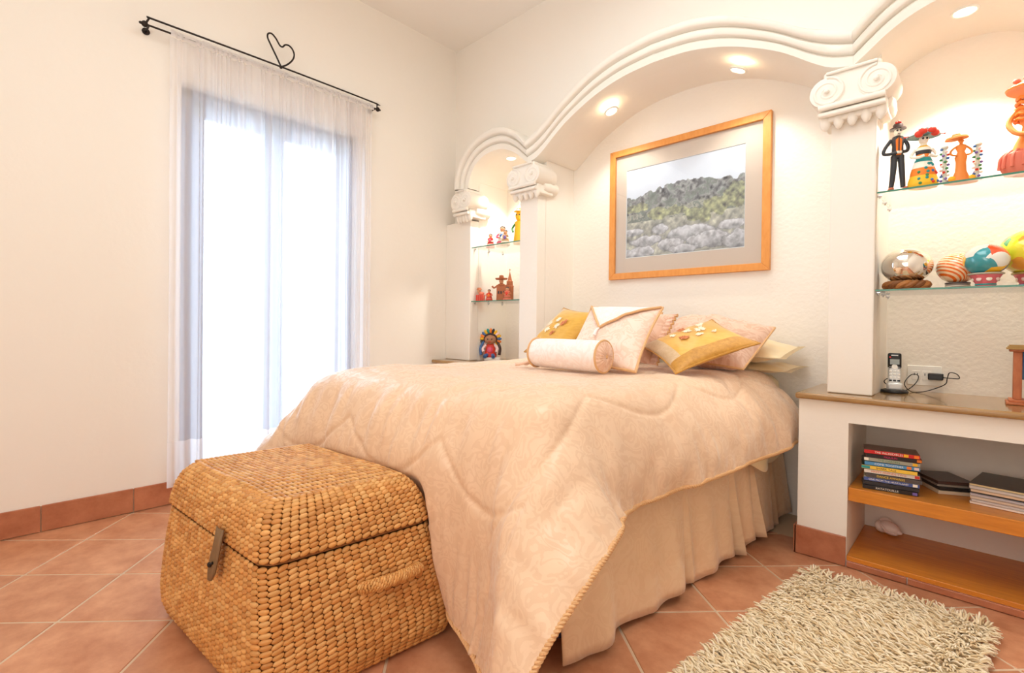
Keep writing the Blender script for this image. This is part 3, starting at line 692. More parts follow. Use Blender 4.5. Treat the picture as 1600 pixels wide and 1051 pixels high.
reg = lambda u, v: 1 if v < -.58 else (2 if u < -.68 else 0)
SP = [(-.22, .05, .030), (.02, .35, .028), (.30, .22, .034), (.12, -.1, .022), (-.02, .62, .026), (.45, .55, .024), (-.35, .4, .022), (.5, -.12, .018)]
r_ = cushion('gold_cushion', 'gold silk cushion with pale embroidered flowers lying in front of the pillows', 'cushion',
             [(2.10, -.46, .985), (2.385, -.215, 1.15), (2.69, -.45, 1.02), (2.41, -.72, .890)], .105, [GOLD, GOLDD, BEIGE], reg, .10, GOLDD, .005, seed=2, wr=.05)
flowers(*r_, SP, 1)
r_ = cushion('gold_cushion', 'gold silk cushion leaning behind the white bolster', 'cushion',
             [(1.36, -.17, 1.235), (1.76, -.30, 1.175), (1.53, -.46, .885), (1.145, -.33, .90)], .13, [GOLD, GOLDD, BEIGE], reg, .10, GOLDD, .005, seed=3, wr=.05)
flowers(*r_, [(-.3, -.1, .03), (.0, .1, .03), (.25, .25, .03), (-.15, .35, .025), (.1, -.2, .025), (-.45, .15, .025)], 2)
r_ = cushion('envelope_pillow', 'square pale pink pillow with a corded envelope flap behind the bolster', 'pillow',
             [(1.82, -.52, 1.21), (2.24, -.50, 1.20), (2.24, -.78, .88), (1.82, -.80, .89)], .15, [PINK], None, .07, CORD, .0075, seed=4, wr=.05)
root, surf, nrm, e1, e2 = r_
n_ = 14; Gf = np.zeros((n_, n_ * 2, 3))                           # the triangular flap folded over the front
for j in range(n_):
    tt = j / (n_ - 1)
    for i in range(n_ * 2):
        a = -1 + 2 * i / (n_ * 2 - 1); lim = (1 - tt) * .985
        A_ = np.clip(a * lim - .18 * tt, -.985, .985); B_ = .985 - 1.03 * tt; Gf[j, i] = surf(A_, B_) + nrm * (.006 + .006 * math.sin(PI * tt))
fl = MB().grid(Gf, flip=True).build('flap', WHITED, root, world=True, ang=180); uv(fl, np.stack(np.meshgrid(np.linspace(0, .4, n_ * 2), np.linspace(0, .25, n_)), -1).reshape(-1, 2))
MB().tube(np.concatenate([Gf[:, 0], Gf[::-1, -1][1:]]) + nrm * .002, .007, 7).build('piping', CORD, root, world=True)
tp = Gf[-1, 0]
MB().tube(interp_curve([tp, tp + nrm * .015 - e2 * .03, tp + nrm * .01 - e2 * .06], 10), np.linspace(.004, .009, 10), 7).build('tassel', WHITED, root, world=True)
# ruffled cushion behind it
root, surf, nrm, e1, e2 = cushion('ruffled_cushion', 'peach cushion with gathered ruffled edge between envelope pillow and front gold cushion', 'cushion',
             [(1.83, -.24, 1.175), (2.18, -.28, 1.17), (2.17, -.50, .90), (1.83, -.47, .90)], .13, [PINKD], None, .05, None, seed=5, wr=.10)
for sgn in (1,):
    m_ = 60; Gr = np.zeros((5, m_, 3))
    for i in range(m_):
        b = -1 + 2 * i / (m_ - 1)
        for k in range(5): Gr[k, i] = surf(.99, b) + e1 * (.012 * k) + nrm * (.010 * math.sin(b * 38) * k / 4)
    rf = MB().grid(Gr).build('ruffle', PINKD, root, world=True, ang=180); uv(rf, np.stack(np.meshgrid(np.linspace(0, .4, m_), np.linspace(0, .05, 5)), -1).reshape(-1, 2))
    MB().tube(Gr[4], .005, 6).build('piping', CORD, root, world=True)
# shams and the cream pillow
cushion('pillow_sham', 'large peach damask pillow sham with a corded open end behind front gold cushion', 'pillow',
        [(2.02, .16, 1.175), (2.67, .0, 1.075), (2.52, -.24, .915), (2.05, -.22, .91)], .24, [PINKD], None, .0, CORD, .006, seed=6, wr=.10)
cushion('pillow_sham', 'peach damask pillow sham mostly hidden behind the envelope pillow', 'pillow',
        [(1.30, .16, 1.20), (1.93, .14, 1.19), (1.95, -.15, .93), (1.30, -.13, .93)], .16, [PINKD], None, .06, CORD, .006, seed=7, wr=.08)
cushion('satin_pillow', 'flat cream satin pillow at the head of the bed by the phone counter', 'pillow',
        [(2.05, .33, .985), (2.72, .30, 1.0), (2.70, -.06, .935), (2.05, -.05, .935)], .12, [SATIN], None, .03, None, seed=8, wr=.12, flange=.10)
cushion('satin_pillow', 'cream satin pillow beneath the other cream pillow, flange drooping to the mattress edge', 'pillow',
        [(2.05, .34, .885), (2.73, .33, .885), (2.71, -.0, .862), (2.05, -.0, .872)], .07, [SATIN], None, .03, None, seed=9, wr=.12, flange=.12)
cushion('satin_pillow', 'cream satin pillow lying under the hidden peach sham', 'pillow',
        [(1.20, .34, .93), (1.88, .34, .93), (1.88, -.02, .90), (1.20, -.02, .90)], .10, [SATIN], None, .03, None, seed=10, wr=.1, flange=.1)
# bolster
bo = thing('bolster', 'white damask bolster with gathered peach ends in front of the pillows', 'bolster', (1.93, -.90, .876), math.radians(-2))
R_ = .078; xx = np.linspace(-.215, .215, 22); an = np.linspace(0, 2 * PI, 41)[:-1]
Gb = np.zeros((22, 40, 3))
for i, x in enumerate(xx):
    rr = R_ * (1 - .05 * (abs(x) / .215) ** 6) * (1 + .012 * np.sin(an * 3 + x * 9) + .01 * np.sin(an * 5 - x * 14))
    Gb[i, :, 0] = x; Gb[i, :, 1] = rr * np.cos(an); Gb[i, :, 2] = R_ + rr * np.sin(an)
ob = MB().grid(Gb, cu=True).build('roll', WHITED, bo, ang=180, fix=True); uv(ob, np.stack(np.meshgrid(an * R_, xx), -1).reshape(-1, 2))
for s_ in (-1, 1):
    m_ = 90; a2 = np.linspace(0, 2 * PI, m_ + 1)[:-1]; Ge = np.zeros((9, m_, 3))
    for k in range(9):
        q = 1 - k / 8; fold = 1 + .0
        Ge[k, :, 0] = s_ * (.213 + .020 * (1 - q ** 2) - (.018 if k == 8 else 0) + .0035 * np.sin(a2 * 22) * math.sin(PI * min(1, q * 1.1)))
        Ge[k, :, 1] = (R_ * .97 * q + .004) * np.cos(a2); Ge[k, :, 2] = R_ + (R_ * .97 * q + .004) * np.sin(a2)
    oe = MB().grid(Ge, cu=True).build('gathered_end', PINKD, bo, ang=180, fix=True); uv(oe, np.stack(np.meshgrid(a2 * .07, np.linspace(0, .07, 9)), -1).reshape(-1, 2))
    MB().tube(np.stack([np.full(40, s_ * .212), R_ * .99 * np.cos(an), R_ + R_ * .99 * np.sin(an)], 1), .0055, 7, closed=True).build('piping', CORD, bo)
    MB().ell((s_ * .226, 0, R_), .008, .010, .010).build('button', CORD, bo)
for k, (dx, dy) in enumerate(((-.06, .01), (-.075, -.03))):
    MB().tube(interp_curve([(-.225, 0, R_ - .01), (-.25, dy * .5, .03), (-.235 + dx, dy, .010), (-.255 + dx, dy * 1.6, .008)], 14), np.linspace(.005, .010, 14), 7).build('tassel', PINKD, bo)
# ---------------------------------------------------------------- woven trunk
STRAW = mat('woven_straw', (204, 148, 84), .45, attr='tint', bump=(120, .3, .002))
SHELL = mat('trunk_lining', (140, 92, 48), .9)
LEATHER = mat('worn_leather', (122, 92, 60), .6, bump=(60, .3, .002))
tr = thing('woven_trunk', 'woven straw trunk with hinged lid and leather latch at the foot of the bed', 'trunk', (1.675, -2.175, 0), math.radians(5))
def ring(a, b, r, n):
    t = np.linspace(0, 1, n, endpoint=False); a2, b2 = a - r, b - r; seg = [2 * a2, PI * r / 2, 2 * b2, PI * r / 2, 2 * a2, PI * r / 2, 2 * b2, PI * r / 2]
    cum = np.r_[0, np.cumsum(seg)]; d = t * cum[-1]; out = np.zeros((n, 2)); tan = np.zeros((n, 2))
    for i, x in enumerate(d):
        k = min(int(np.searchsorted(cum, x, 'right')) - 1, 7); l = x - cum[k]
        q = k // 2; c, s_ = [(1, 0), (0, 1), (-1, 0), (0, -1)][q]
        if k % 2 == 0:
            st = [(-a2, -b), (a, -b2), (a2, b), (-a, b2)][q]; out[i] = (st[0] + c * l, st[1] + s_ * l); tan[i] = (c, s_)
        else:
            ce = [(a2, -b2), (a2, b2), (-a2, b2), (-a2, -b2)][q]; an = [-PI / 2, 0, PI / 2, PI][q] + l / r
            out[i] = (ce[0] + r * math.cos(an), ce[1] + r * math.sin(an)); tan[i] = (-math.sin(an), math.cos(an))
    return out, tan
def grain_mesh():
    m = MB().ell((0, 0, 0), .5, .5, .5, nu=7, nv=6, R=rotm('Y', 90)); return m.v[0], m.f
GV, GF = grain_mesh()
STR = [(208, 150, 84), (200, 141, 77), (214, 159, 94), (194, 133, 70), (206, 147, 82), (218, 166, 102)]
class Weave:
    def __init__(s): s.V = []; s.F = []; s.C = []; s.n = 0; s.r = random.Random(11)
    def grain(s, p, t, up, nrm, L, H, T, tilt=.28):
        tl = tilt + s.r.uniform(-.12, .12); a = t * math.cos(tl) + up * math.sin(tl); b = up * math.cos(tl) - t * math.sin(tl)
        k = s.r.uniform(.9, 1.08)
        s.V.append(p + GV[:, :1] * a * L * k + GV[:, 1:2] * nrm * T + GV[:, 2:3] * b * H)
        s.F += [tuple(i + s.n for i in f) for f in GF]; s.n += len(GV)
        c = L3(s.r.choice(STR)); j = s.r.uniform(.88, 1.1); s.C.append(np.tile((c[0] * j, c[1] * j, c[2] * j, 1), (len(GV), 1)))
    def build(s, parent):
        me = bpy.data.meshes.new('weave'); me.from_pydata(np.concatenate(s.V).tolist(), [], s.F); me.materials.append(STRAW)
        a = me.color_attributes.new('tint', 'FLOAT_COLOR', 'POINT'); a.data.foreach_set('color', np.concatenate(s.C).ravel())
        me.polygons.foreach_set('use_smooth', [True] * len(me.polygons)); me.update(); return link('weave', me, parent, kind='stuff')
def weave_side(lv, w, row=.0155, colw=.028, cr=.05):
    lv = np.array(lv); d = np.r_[0, np.cumsum(np.hypot(np.hypot(np.diff(lv[:, 0]), np.diff(lv[:, 1])), np.diff(lv[:, 2])))]
    n = int(round(d[-1] / row)); ncol = int(round((4 * (lv[0, 1] + lv[0, 2])) / colw))
    for k in range(n + 1):
        s_ = d[-1] * k / n; z, a, b, oy = [np.interp(s_, d, lv[:, j]) for j in range(4)]
        z2, a2, b2 = [np.interp(s_ + .004, d, lv[:, j]) - np.interp(s_ - .004, d, lv[:, j]) for j in range(3)]
        P_, T_ = ring(a, b, cr, ncol * 2)
        per = 4 * (a + b) - 8 * cr + 2 * PI * cr
        for c in range(ncol):
            i = (2 * c) % (2 * ncol); t = np.array([T_[i, 0], T_[i, 1], 0]); o_ = np.array([T_[i, 1], -T_[i, 0], 0])
            up = np.array([o_[0] * a2, o_[1] * b2, z2]) ; up /= np.linalg.norm(up) + 1e-9; nr = np.cross(t, up)
            w.grain(np.array([P_[i, 0], P_[i, 1] + oy, z]), t, up, nr, per / ncol * 1.16, d[-1] / n * 1.16, .0115)
def shell(lv, cr=.05, top=False, m=64):
    G_ = np.zeros((len(lv), m, 3))
    for k, (z, a, b, oy) in enumerate(lv):
        p, _ = ring(a - .004, b - .004, min(cr, b * .5), m); G_[k, :, 0] = p[:, 0]; G_[k, :, 1] = p[:, 1] + oy; G_[k, :, 2] = z
    mb = MB().grid(G_, cu=True); mb.f.append(tuple(range(m))[::-1]); mb.m.append(0); mb.f.append(tuple((len(lv) - 1) * m + k for k in range(m))); mb.m.append(0)
    return mb
body = shell(LV).build('body', SHELL, tr); w = Weave(); weave_side([(max(z, .008), a, b, o_) for z, a, b, o_ in LV], w); w.build(body)
lid = shell(LL).build('lid', SHELL, tr); w = Weave(); weave_side([(.434,) + LL[0][1:]] + LL[1:], w)
ny, nx = 27, 21
for j in range(ny):
    y = -.212 + .424 * (j + .5) / ny - .035
    for i in range(nx):
        x = -.314 + .628 * (i + .5) / nx
        bow = .006 * (1 - (x / .32) ** 2) * (1 - ((y + .035) / .22) ** 2)
        w.grain(np.array([x, y, .576 + bow + .004 * math.sin(x * 11)]), np.array([1., 0, 0]), np.array([0, 1., 0]), np.array([0, 0, -1.]), .0335, .0172, .0125, .22)
w.build(lid)
hp = interp_curve([(.398, -.03, .275), (.424, -.012, .287), (.440, .068, .293), (.425, .148, .290), (.398, .168, .28)], 40)
hd = MB().tube(hp, .014, 8).build('handle', SHELL, tr); w = Weave()
for i in range(1, 39):
    t = hp[min(i + 1, 39)] - hp[i - 1]; t /= np.linalg.norm(t); u_ = np.cross(t, (1., 0, 0)); u_ /= np.linalg.norm(u_)
    for k in range(7):
        an = 2 * PI * k / 7 + i * .3; e = np.cross(t, u_); nr = u_ * math.cos(an) + e * math.sin(an); b_ = np.cross(nr, t)
        w.grain(hp[i] + nr * .0155, b_, t, nr, .017, .0095, .009, .3)
w.build(hd)
# latch: a leather tongue from the lid over the front, held by a little peg
lp = [(.14, -.318, .470), (.141, -.326, .425), (.141, -.334, .385), (.141, -.341, .345), (.141, -.345, .322)]
wd = [.024, .024, .026, .025, .010]; G_ = np.zeros((5, 4, 3))
for k, (x, y, z) in enumerate(lp):
    for i, (a, b) in enumerate(((-1, -.004), (-.6, -.008), (.6, -.008), (1, -.004))): G_[k, i] = (x + a * wd[k], y + b, z)
la = MB().grid(G_).build('latch_strap', LEATHER, tr); la.modifiers.new('t', 'SOLIDIFY').thickness = .004
MB().tube([(.133, -.349, .362), (.145, -.357, .369), (.155, -.349, .376)], .004, 7).ell((.144, -.355, .368), .008, .005, .008).build('peg', IRON, tr)
SHR = Matrix(((1, .17, 0, 0), (0, 1, 0, 0), (0, 0, 1, 0), (0, 0, 0, 1)))
for o_ in list(tr.children_recursive): o_.data.transform(SHR)      # the old trunk stands a little skewed
# ---------------------------------------------------------------- shag rug
YARN = mat('cream_yarn', (232, 214, 180), .8, attr='tint', sheen=.3)
rug = thing('shag_rug', 'cream shaggy cotton rug on the terracotta tiles beside the bed', 'rug', (3.0, -1.0, 0), 0)
A0 = np.array([2.895, -.375]); du = np.array([.999, .01]); dv = np.array([-.105, -.9945]); LU, LVv = .56, 1.28
def rp(a, b, z): p = A0 + du * a + dv * b; return np.array([p[0], p[1], z])
MB().add([rp(.01, .01, .001), rp(LU - .01, .01, .001), rp(LU - .01, LVv - .01, .001), rp(.01, LVv - .01, .001), rp(.01, .01, .010), rp(LU - .01, .01, .010), rp(LU - .01, LVv - .01, .010), rp(.01, LVv - .01, .010)],
         [(0, 1, 2, 3), (7, 6, 5, 4), (0, 4, 5, 1), (1, 5, 6, 2), (2, 6, 7, 3), (3, 7, 4, 0)]).build('backing', mat('rug_backing', (206, 186, 150), .9), rug, world=True, smooth=False, fix=True)
r = np.random.default_rng(21); N_ = 8200
a = r.uniform(0, LU, N_); b = r.uniform(0, LVv, N_)
ea = (np.random.default_rng(22).uniform(0, 1, N_) < .10); a = np.where(ea & (np.arange(N_) % 2 == 0), r.choice([0.004, LU - .004], N_), a)
ang = PI + .35 + .55 * np.sin(a * 9 + b * 5) + r.normal(0, .55, N_) + np.where(a > LU * .8, (a - LU * .8) / (.2 * LU) * PI * .9, 0)
ang = np.where(b < .03, PI / 2 + r.normal(0, .5, N_), ang)
Ln = r.uniform(.030, .046, N_); lift = r.uniform(.35, .95, N_); rad = r.uniform(.0030, .0040, N_)
base = np.stack([A0[0] + du[0] * a + dv[0] * b, A0[1] + du[1] * a + dv[1] * b, np.full(N_, .010)], 1)
dh = np.stack([np.cos(ang), np.sin(ang), np.zeros(N_)], 1); up = np.array([0, 0, 1.])
K = 4; ts = np.linspace(0, 1, K); rings = []
for t in ts:
    c = base + dh * (Ln * t)[:, None] * .95 + up * ((np.sin(np.minimum(t * 1.5, 1.35) * PI / 2 * .8) * lift * Ln * .62))[:, None]
    c[:, 2] = np.maximum(c[:, 2] , .004)
    if t == 1: c[:, 2] -= .006 * (1 - lift)
    sd = np.cross(dh, up); rr = rad * (1. if t < 1 else .62)
    for k in range(5):
        an_ = 2 * PI * k / 5; rings.append(c + sd * (rr * math.cos(an_))[:, None] + (up * .8 - dh * .3) * (rr * math.sin(an_))[:, None])
V = np.stack(rings, 1).reshape(-1, 3); V[:, 2] = np.maximum(V[:, 2], .0015)
F = []
for i in range(K - 1):
    for k in range(5): F.append((i * 5 + k, i * 5 + (k + 1) % 5, (i + 1) * 5 + (k + 1) % 5, (i + 1) * 5 + k))
Fq = (np.array(F)[None] + (np.arange(N_) * K * 5)[:, None, None]).reshape(-1, 4)
Fc = (np.arange(5)[None] + (K - 1) * 5 + (np.arange(N_) * K * 5)[:, None])
me = bpy.data.meshes.new('pile'); me.from_pydata((V - np.array(rug.location)).tolist(), [], [tuple(f) for f in Fq.tolist()] + [tuple(f) for f in Fc.tolist()]); me.materials.append(YARN)
ct = np.array([L3(c) for c in ((240, 224, 192), (230, 210, 174), (246, 232, 206), (216, 190, 148), (236, 218, 184))])[r.integers(0, 5, N_)]
at = me.color_attributes.new('tint', 'FLOAT_COLOR', 'POINT'); at.data.foreach_set('color', np.repeat(np.c_[ct, np.ones(N_)], K * 5, 0).ravel())
me.polygons.foreach_set('use_smooth', [True] * len(me.polygons)); me.update(); link('pile', me, rug, kind='stuff')
# ---------------------------------------------------------------- sheer curtain and its rod
SHEER = sheer_mat('sheer_voile', (247, 243, 243), .36)
HEM = sheer_mat('sheer_hem', (244, 238, 236), .05)
RZ, RXC = 2.772, .085
ct = thing('sheer_curtain', 'white sheer voile curtain gathered on the iron rod over the balcony door', 'curtain', (RXC, -1.6, .12))
nyc = 620; yy = np.linspace(-2.275, -.925, nyc); tt = np.linspace(0, 1, nyc)
rg = np.random.default_rng(14)
ph1 = np.cumsum(.55 + .45 * fbm((nyc, 2), (40, 1), 5)[:, 0]); ph1 = ph1 / ph1[-1] * 2 * PI * 36
ph2 = np.cumsum(1 + .4 * fbm((nyc, 2), (20, 1), 6)[:, 0]); ph2 = ph2 / ph2[-1] * 2 * PI * 13
dens = np.clip(np.minimum(tt / .10, (1 - tt) / .05), 0.15, 1)
zz = np.r_[np.linspace(RZ - .012, RZ - .30, 22), np.linspace(RZ - .34, .12, 44)]
Gc = np.zeros((len(zz), nyc, 3))
for k, z in enumerate(zz):
    q = (RZ - z) / (RZ - .12)
    f1 = np.exp(-q / .25); am = .008 + .018 * min(1, q / .10)
    Gc[k, :, 0] = RXC - .008 + dens * (am * (.75 * np.sin(ph2 + .6 * math.sin(q * 3)) + .3) + .013 * (.5 + .5 * f1) * np.sin(ph1)) - .008
    Gc[k, :, 1] = yy + .004 * np.sin(ph2 * .5 + q * 4) * q
    Gc[k, :, 2] = z + (0 if k else 0)
MB().grid(Gc[:61]).build('voile', SHEER, ct, world=True, ang=180)
hem = MB().grid(Gc[60:]).build('hem', HEM, ct, world=True, ang=180)
Gh = np.zeros((6, nyc, 3))
for k, (dz, dx) in enumerate(((-.03, .010), (-.012, .013), (0, .012), (.014, 0), (.028, .006), (.036, .0))):
    Gh[k, :, 0] = RXC + dx + .0045 * np.sin(ph1); Gh[k, :, 1] = yy; Gh[k, :, 2] = RZ + dz * .62 + .003 * np.sin(ph1 * 1.3) * (k in (0, 5))
MB().grid(Gh).build('rod_pocket', HEM, ct, world=True, ang=180)
rd = thing('curtain_rod', 'thin wrought iron curtain rod with a heart ornament above the balcony door', 'curtain rod', (RXC, -1.6, RZ))
MB().tube([(RXC, -2.39, RZ), (RXC, -.90, RZ)], .0055, 8).build('rod', IRON, rd, world=True)
MB().tube(interp_curve([(RXC + .012, -2.395, RZ + .004), (RXC + .022, -2.38, RZ + .030), (RXC + .022, -2.33, RZ + .032), (RXC + .022, -1.65, RZ + .036), (RXC + .022, -.94, RZ + .030), (RXC + .018, -.905, RZ + .022), (RXC + .008, -.895, RZ + .002)], 60), .0055, 8).build('upper_wire', IRON, rd, world=True)
for y, s_ in ((-2.40, -1), (-.885, 1)):
    MB().ell((RXC, y, RZ), .017, .017, .017).ell((RXC, y + s_ * .018, RZ), .008, .010, .008).build('finial', IRON, rd, world=True)
    MB().tube([(.001, y - s_ * .02, RZ), (RXC, y - s_ * .02, RZ)], .006, 8).lathe([(.02, 0), (.02, .004), (.001, .005)], (.001, y - s_ * .02, RZ), 14, R=rotm('Y', 90)).build('bracket', IRON, rd, world=True)
hp_ = [(0, .0), (-.03, .05), (-.075, .12), (-.098, .16), (-.095, .188), (-.07, .198), (-.04, .178), (-.018, .150), (-.004, .138), (.012, .140), (.030, .160), (.058, .165), (.085, .148), (.098, .115), (.085, .075), (.045, .03), (0, .0)]
MB().tube(interp_curve([(RXC + .022, -1.645 + a * .9, RZ + .036 + b * .98) for a, b in hp_], 80), .0055, 8).ell((RXC + .022, -1.645, RZ + .034), .011).build('heart', IRON, rd, world=True)

# ---------------------------------------------------------------- framed picture
PX0, PX1, PZ0, PZ1, PY = 1.415, 2.513, 1.452, 2.417, .325
pic = thing('framed_picture', 'large orange wood framed picture of a rocky hillside above the bed', 'picture', ((PX0 + PX1) / 2, .345, PZ0))
fw_ = .046
for q in ([(PX0, PZ1), (PX1, PZ1), (PX1 - fw_, PZ1 - fw_), (PX0 + fw_, PZ1 - fw_)], [(PX0, PZ0), (PX0 + fw_, PZ0 + fw_), (PX1 - fw_, PZ0 + fw_), (PX1, PZ0)],
          [(PX0, PZ0), (PX0, PZ1), (PX0 + fw_, PZ1 - fw_), (PX0 + fw_, PZ0 + fw_)], [(PX1, PZ0), (PX1 - fw_, PZ0 + fw_), (PX1 - fw_, PZ1 - fw_), (PX1, PZ1)]):
    MB().prism(q, .034, 1, PY).build('frame_rail', FRAMEW, pic, world=True, smooth=False, bevel=.003, fix=True)
MB().box((PX0 + .02, .352, PZ0 + .02), (PX1 - .02, .3595, PZ1 - .02)).build('backing_board', mat('kraft_board', (170, 140, 105), .9), pic, world=True, smooth=False)
QX0, QX1, QZ0, QZ1 = 1.545, 2.366, 1.607, 2.258
mt = MB(); o_ = .004
ring_o = [(PX0 + .03, PZ0 + .03), (PX1 - .03, PZ0 + .03), (PX1 - .03, PZ1 - .03), (PX0 + .03, PZ1 - .03)]; ring_i = [(QX0, QZ0), (QX1, QZ0), (QX1, QZ1), (QX0, QZ1)]
ring_j = [(QX0 + o_, QZ0 + o_), (QX1 - o_, QZ0 + o_), (QX1 - o_, QZ1 - o_), (QX0 + o_, QZ1 - o_)]
V = [(a, .346, b) for a, b in ring_o] + [(a, .346, b) for a, b in ring_i] + [(a, .350, b) for a, b in ring_j]
mt.add(V, [(i, (i + 1) % 4, 4 + (i + 1) % 4, 4 + i) for i in range(4)]); mt.mi = 1
mt.add(V, [(4 + i, 4 + (i + 1) % 4, 8 + (i + 1) % 4, 8 + i) for i in range(4)])
mt.build('mat_board', [mat('beige_mat', (230, 208, 184), .9), WHITE], pic, world=True, smooth=False)
def hillside(nx, ny):                                              # the printed photograph: sky, wooded crag, scrub and pale boulders
    x, y = np.meshgrid(np.linspace(0, 1, nx), np.linspace(0, 1, ny)); r = np.random.default_rng(4)
    def fb(fx, fy, seed, o=4):
        t = np.zeros((ny, nx)); a = 1.
        for k in range(o): t += a * fbm((ny, nx), (max(int(fy * 2 ** k), 1), max(int(fx * 2 ** k), 1)), seed + k); a *= .55
        return t
    n1_, n2_, n3_ = fb(6, 5, 1), fb(14, 10, 9), fb(40, 30, 20, 3)
    ridge = .66 + .10 * np.exp(-((x - .52) / .28) ** 2) + .05 * (x > .75) * (x - .75) * 4 + .012 * fb(20, 1, 30)[0][None, :]
    col = np.zeros((ny, nx, 3)); sky = np.stack([.80 + .06 * y, .84 + .05 * y, .88 + .04 * y], -1) + .012 * n1_[..., None]
    col[:] = (.60, .58, .52)
    crag = (y < ridge) & (y > .52 + .03 * n1_); g = .34 + .16 * n3_ + .10 * n2_; col[crag] = np.stack([g, g * .99, g * .93], -1)[crag]
    mid = (y <= .52 + .03 * n1_); gm = .50 + .10 * n2_ + .08 * n3_; col[mid] = np.stack([gm * 1.0, gm * .98, gm * .80], -1)[mid]
    wood = (y < ridge) & (n2_ + .6 * n3_ > .75) & (y > .40); col[wood] = np.array([.22, .26, .20]) + .06 * n3_[wood][:, None]
    for bxs, by, sx, sy in ((.30, .46, .11, .06), (.62, .40, .10, .07), (.78, .44, .12, .09), (.92, .52, .12, .12), (.12, .55, .12, .05), (.45, .47, .07, .05), (.70, .36, .06, .05)):
        m_ = ((x - bxs) / sx) ** 2 + ((y - by) / sy) ** 2 + .35 * n2_ < 1; g = .40 + .13 * n3_ + .25 * (y - by); col[m_] = np.stack([g, g * 1.02, g * .55], -1)[m_]
    for bxs, by, sx, sy in ((.58, .22, .20, .075), (.72, .13, .18, .08), (.40, .12, .13, .06), (.90, .25, .10, .05), (.94, .10, .10, .10), (.20, .18, .14, .06), (.14, .07, .16, .06), (.52, .06, .12, .05), (.33, .29, .07, .05), (.08, .29, .10, .04)):
        d = ((x - bxs) / sx) ** 2 + ((y - by) / sy) ** 2 + .22 * n2_; m_ = d < 1; g = np.clip(.66 + .5 * (y - by) / sy * .4 + .09 * n3_ + .06 * n2_, .2, .95); g = np.where(d > .84, g * .6, g); col[m_] = np.stack([g, g * .99, g * .97], -1)[m_]
    col = np.where((y >= ridge)[..., None], sky, col)
    return np.clip(1 - (1 - col) * .62, .05, .97)
nx_, ny_ = 240, 190; HC = hillside(nx_, ny_)
X_, Z_ = np.meshgrid(np.linspace(QX0 - .01, QX1 + .01, nx_), np.linspace(QZ0 - .01, QZ1 + .01, ny_))
pr_ = MB(); pr_.grid(np.stack([X_, np.full_like(X_, .3505), Z_], -1)); pr_.col.append(np.concatenate([HC.reshape(-1, 3) ** 2.2, np.ones((nx_ * ny_, 1))], 1))
pr_.build('print', mat('printed_photo', (200, 200, 200), .6, attr='tint'), pic, world=True, smooth=False)
MB().box((PX0 + .03, .340, PZ0 + .03), (PX1 - .03, .3425, PZ1 - .03)).build('pane', PANE, pic, world=True, smooth=False)

# ---------------------------------------------------------------- glass shelves
def shelf(label, x0, x1, z, group='glass shelves in the side niches'):
    t = thing('glass_shelf', label, 'shelf', ((x0 + x1) / 2, .13, z - .008), 0, group)
    MB().box((x0, -.085, z - .008), (x1, .352, z)).build('pane', GLASS, t, world=True, smooth=False)
    MB().box((x0, -.0865, z - .008), (x1, -.0852, z)).build('edge', GEDGE, t, world=True, smooth=False)
    for x, s_ in ((x0, 1), (x1, -1)):
        for y in (-.05, .12, .30):
            MB().tube([(x + s_ * -.004, y, z - .014), (x + s_ * .014, y, z - .014)], .005, 8).tube([(x + s_ * .006, y, z - .016), (x + s_ * .006, y, z - .026)], .004, 8).build('shelf_pin', CHROME, t, world=True)
shelf('glass shelf carrying the skeleton figurines, upper one by the scrolled capital', 3.068, 3.626, 1.735)
shelf('glass shelf carrying the coloured glass balls', 3.068, 3.626, 1.284)
shelf('glass shelf carrying three tiny dolls in the narrow niche', .323, .881, 1.766)
shelf('glass shelf carrying the clay church in the narrow niche', .323, .881, 1.304)

# ---------------------------------------------------------------- figurines
def pm(name, rgb, rough=.45, **k): return mat(name, rgb, rough, **k)
CLAY = pm('orange_clay', (232, 140, 62), .55); CLAYD = pm('brown_clay', (176, 104, 66), .7, bump=(60, .3, .004)); BONE = pm('bone_white', (246, 238, 222)); INK = pm('figurine_black', (52, 52, 56))
RED = pm('glaze_red', (216, 62, 44)); YEL = pm('glaze_yellow', (244, 190, 40)); GRN = pm('glaze_green', (70, 140, 84)); BLU = pm('glaze_blue', (70, 112, 170)); PNK = pm('glaze_pink', (226, 90, 120)); TEA = pm('glaze_teal', (40, 150, 150)); VIO = pm('glaze_violet', (122, 100, 176)); ORA = pm('glaze_orange', (240, 130, 40)); SKIN = pm('doll_skin', (214, 160, 120)); CORAL = pm('coral_clay', (222, 120, 96), .6); PINKW = pm('pale_pink', (240, 210, 205))
ZU, ZL, ZT = 1.735, 1.284, .789
# skeleton gentleman in black
f = thing('skeleton_figurine', 'skeleton gentleman figurine in black suit and bowler hat, hand on hip', 'figurine', (3.133, -.03, ZU), math.radians(20))
for s_ in (-1, 1):
    MB().tube(interp_curve([(s_ * .012, 0, .165), (s_ * .016, -.004, .09), (s_ * .022, 0, .018)], 12), np.linspace(.0135, .0095, 12), 9).build('leg', INK, f)
    MB().ell((s_ * .026, -.014, .009), .011, .024, .009).build('shoe', pm('tan_shoe', (196, 110, 80)), f)
MB().lathe([(.001, .15), (.020, .155), (.022, .18), (.021, .21), (.026, .235), (.020, .252), (.007, .258)], (0, 0, 0), 16, sy=.62).build('jacket', INK, f)
MB().add([(-.009, -.0165, .165), (.009, -.0165, .165), (.012, -.017, .235), (0, -.0165, .247), (-.012, -.017, .235)], [(0, 1, 2, 3, 4)]).build('waistcoat', ORA, f, smooth=False)
MB().add([(-.0025, -.0185, .180), (.0025, -.0185, .180), (.002, -.019, .245), (-.002, -.019, .245)], [(0, 1, 2, 3)]).build('tie', INK, f, smooth=False)
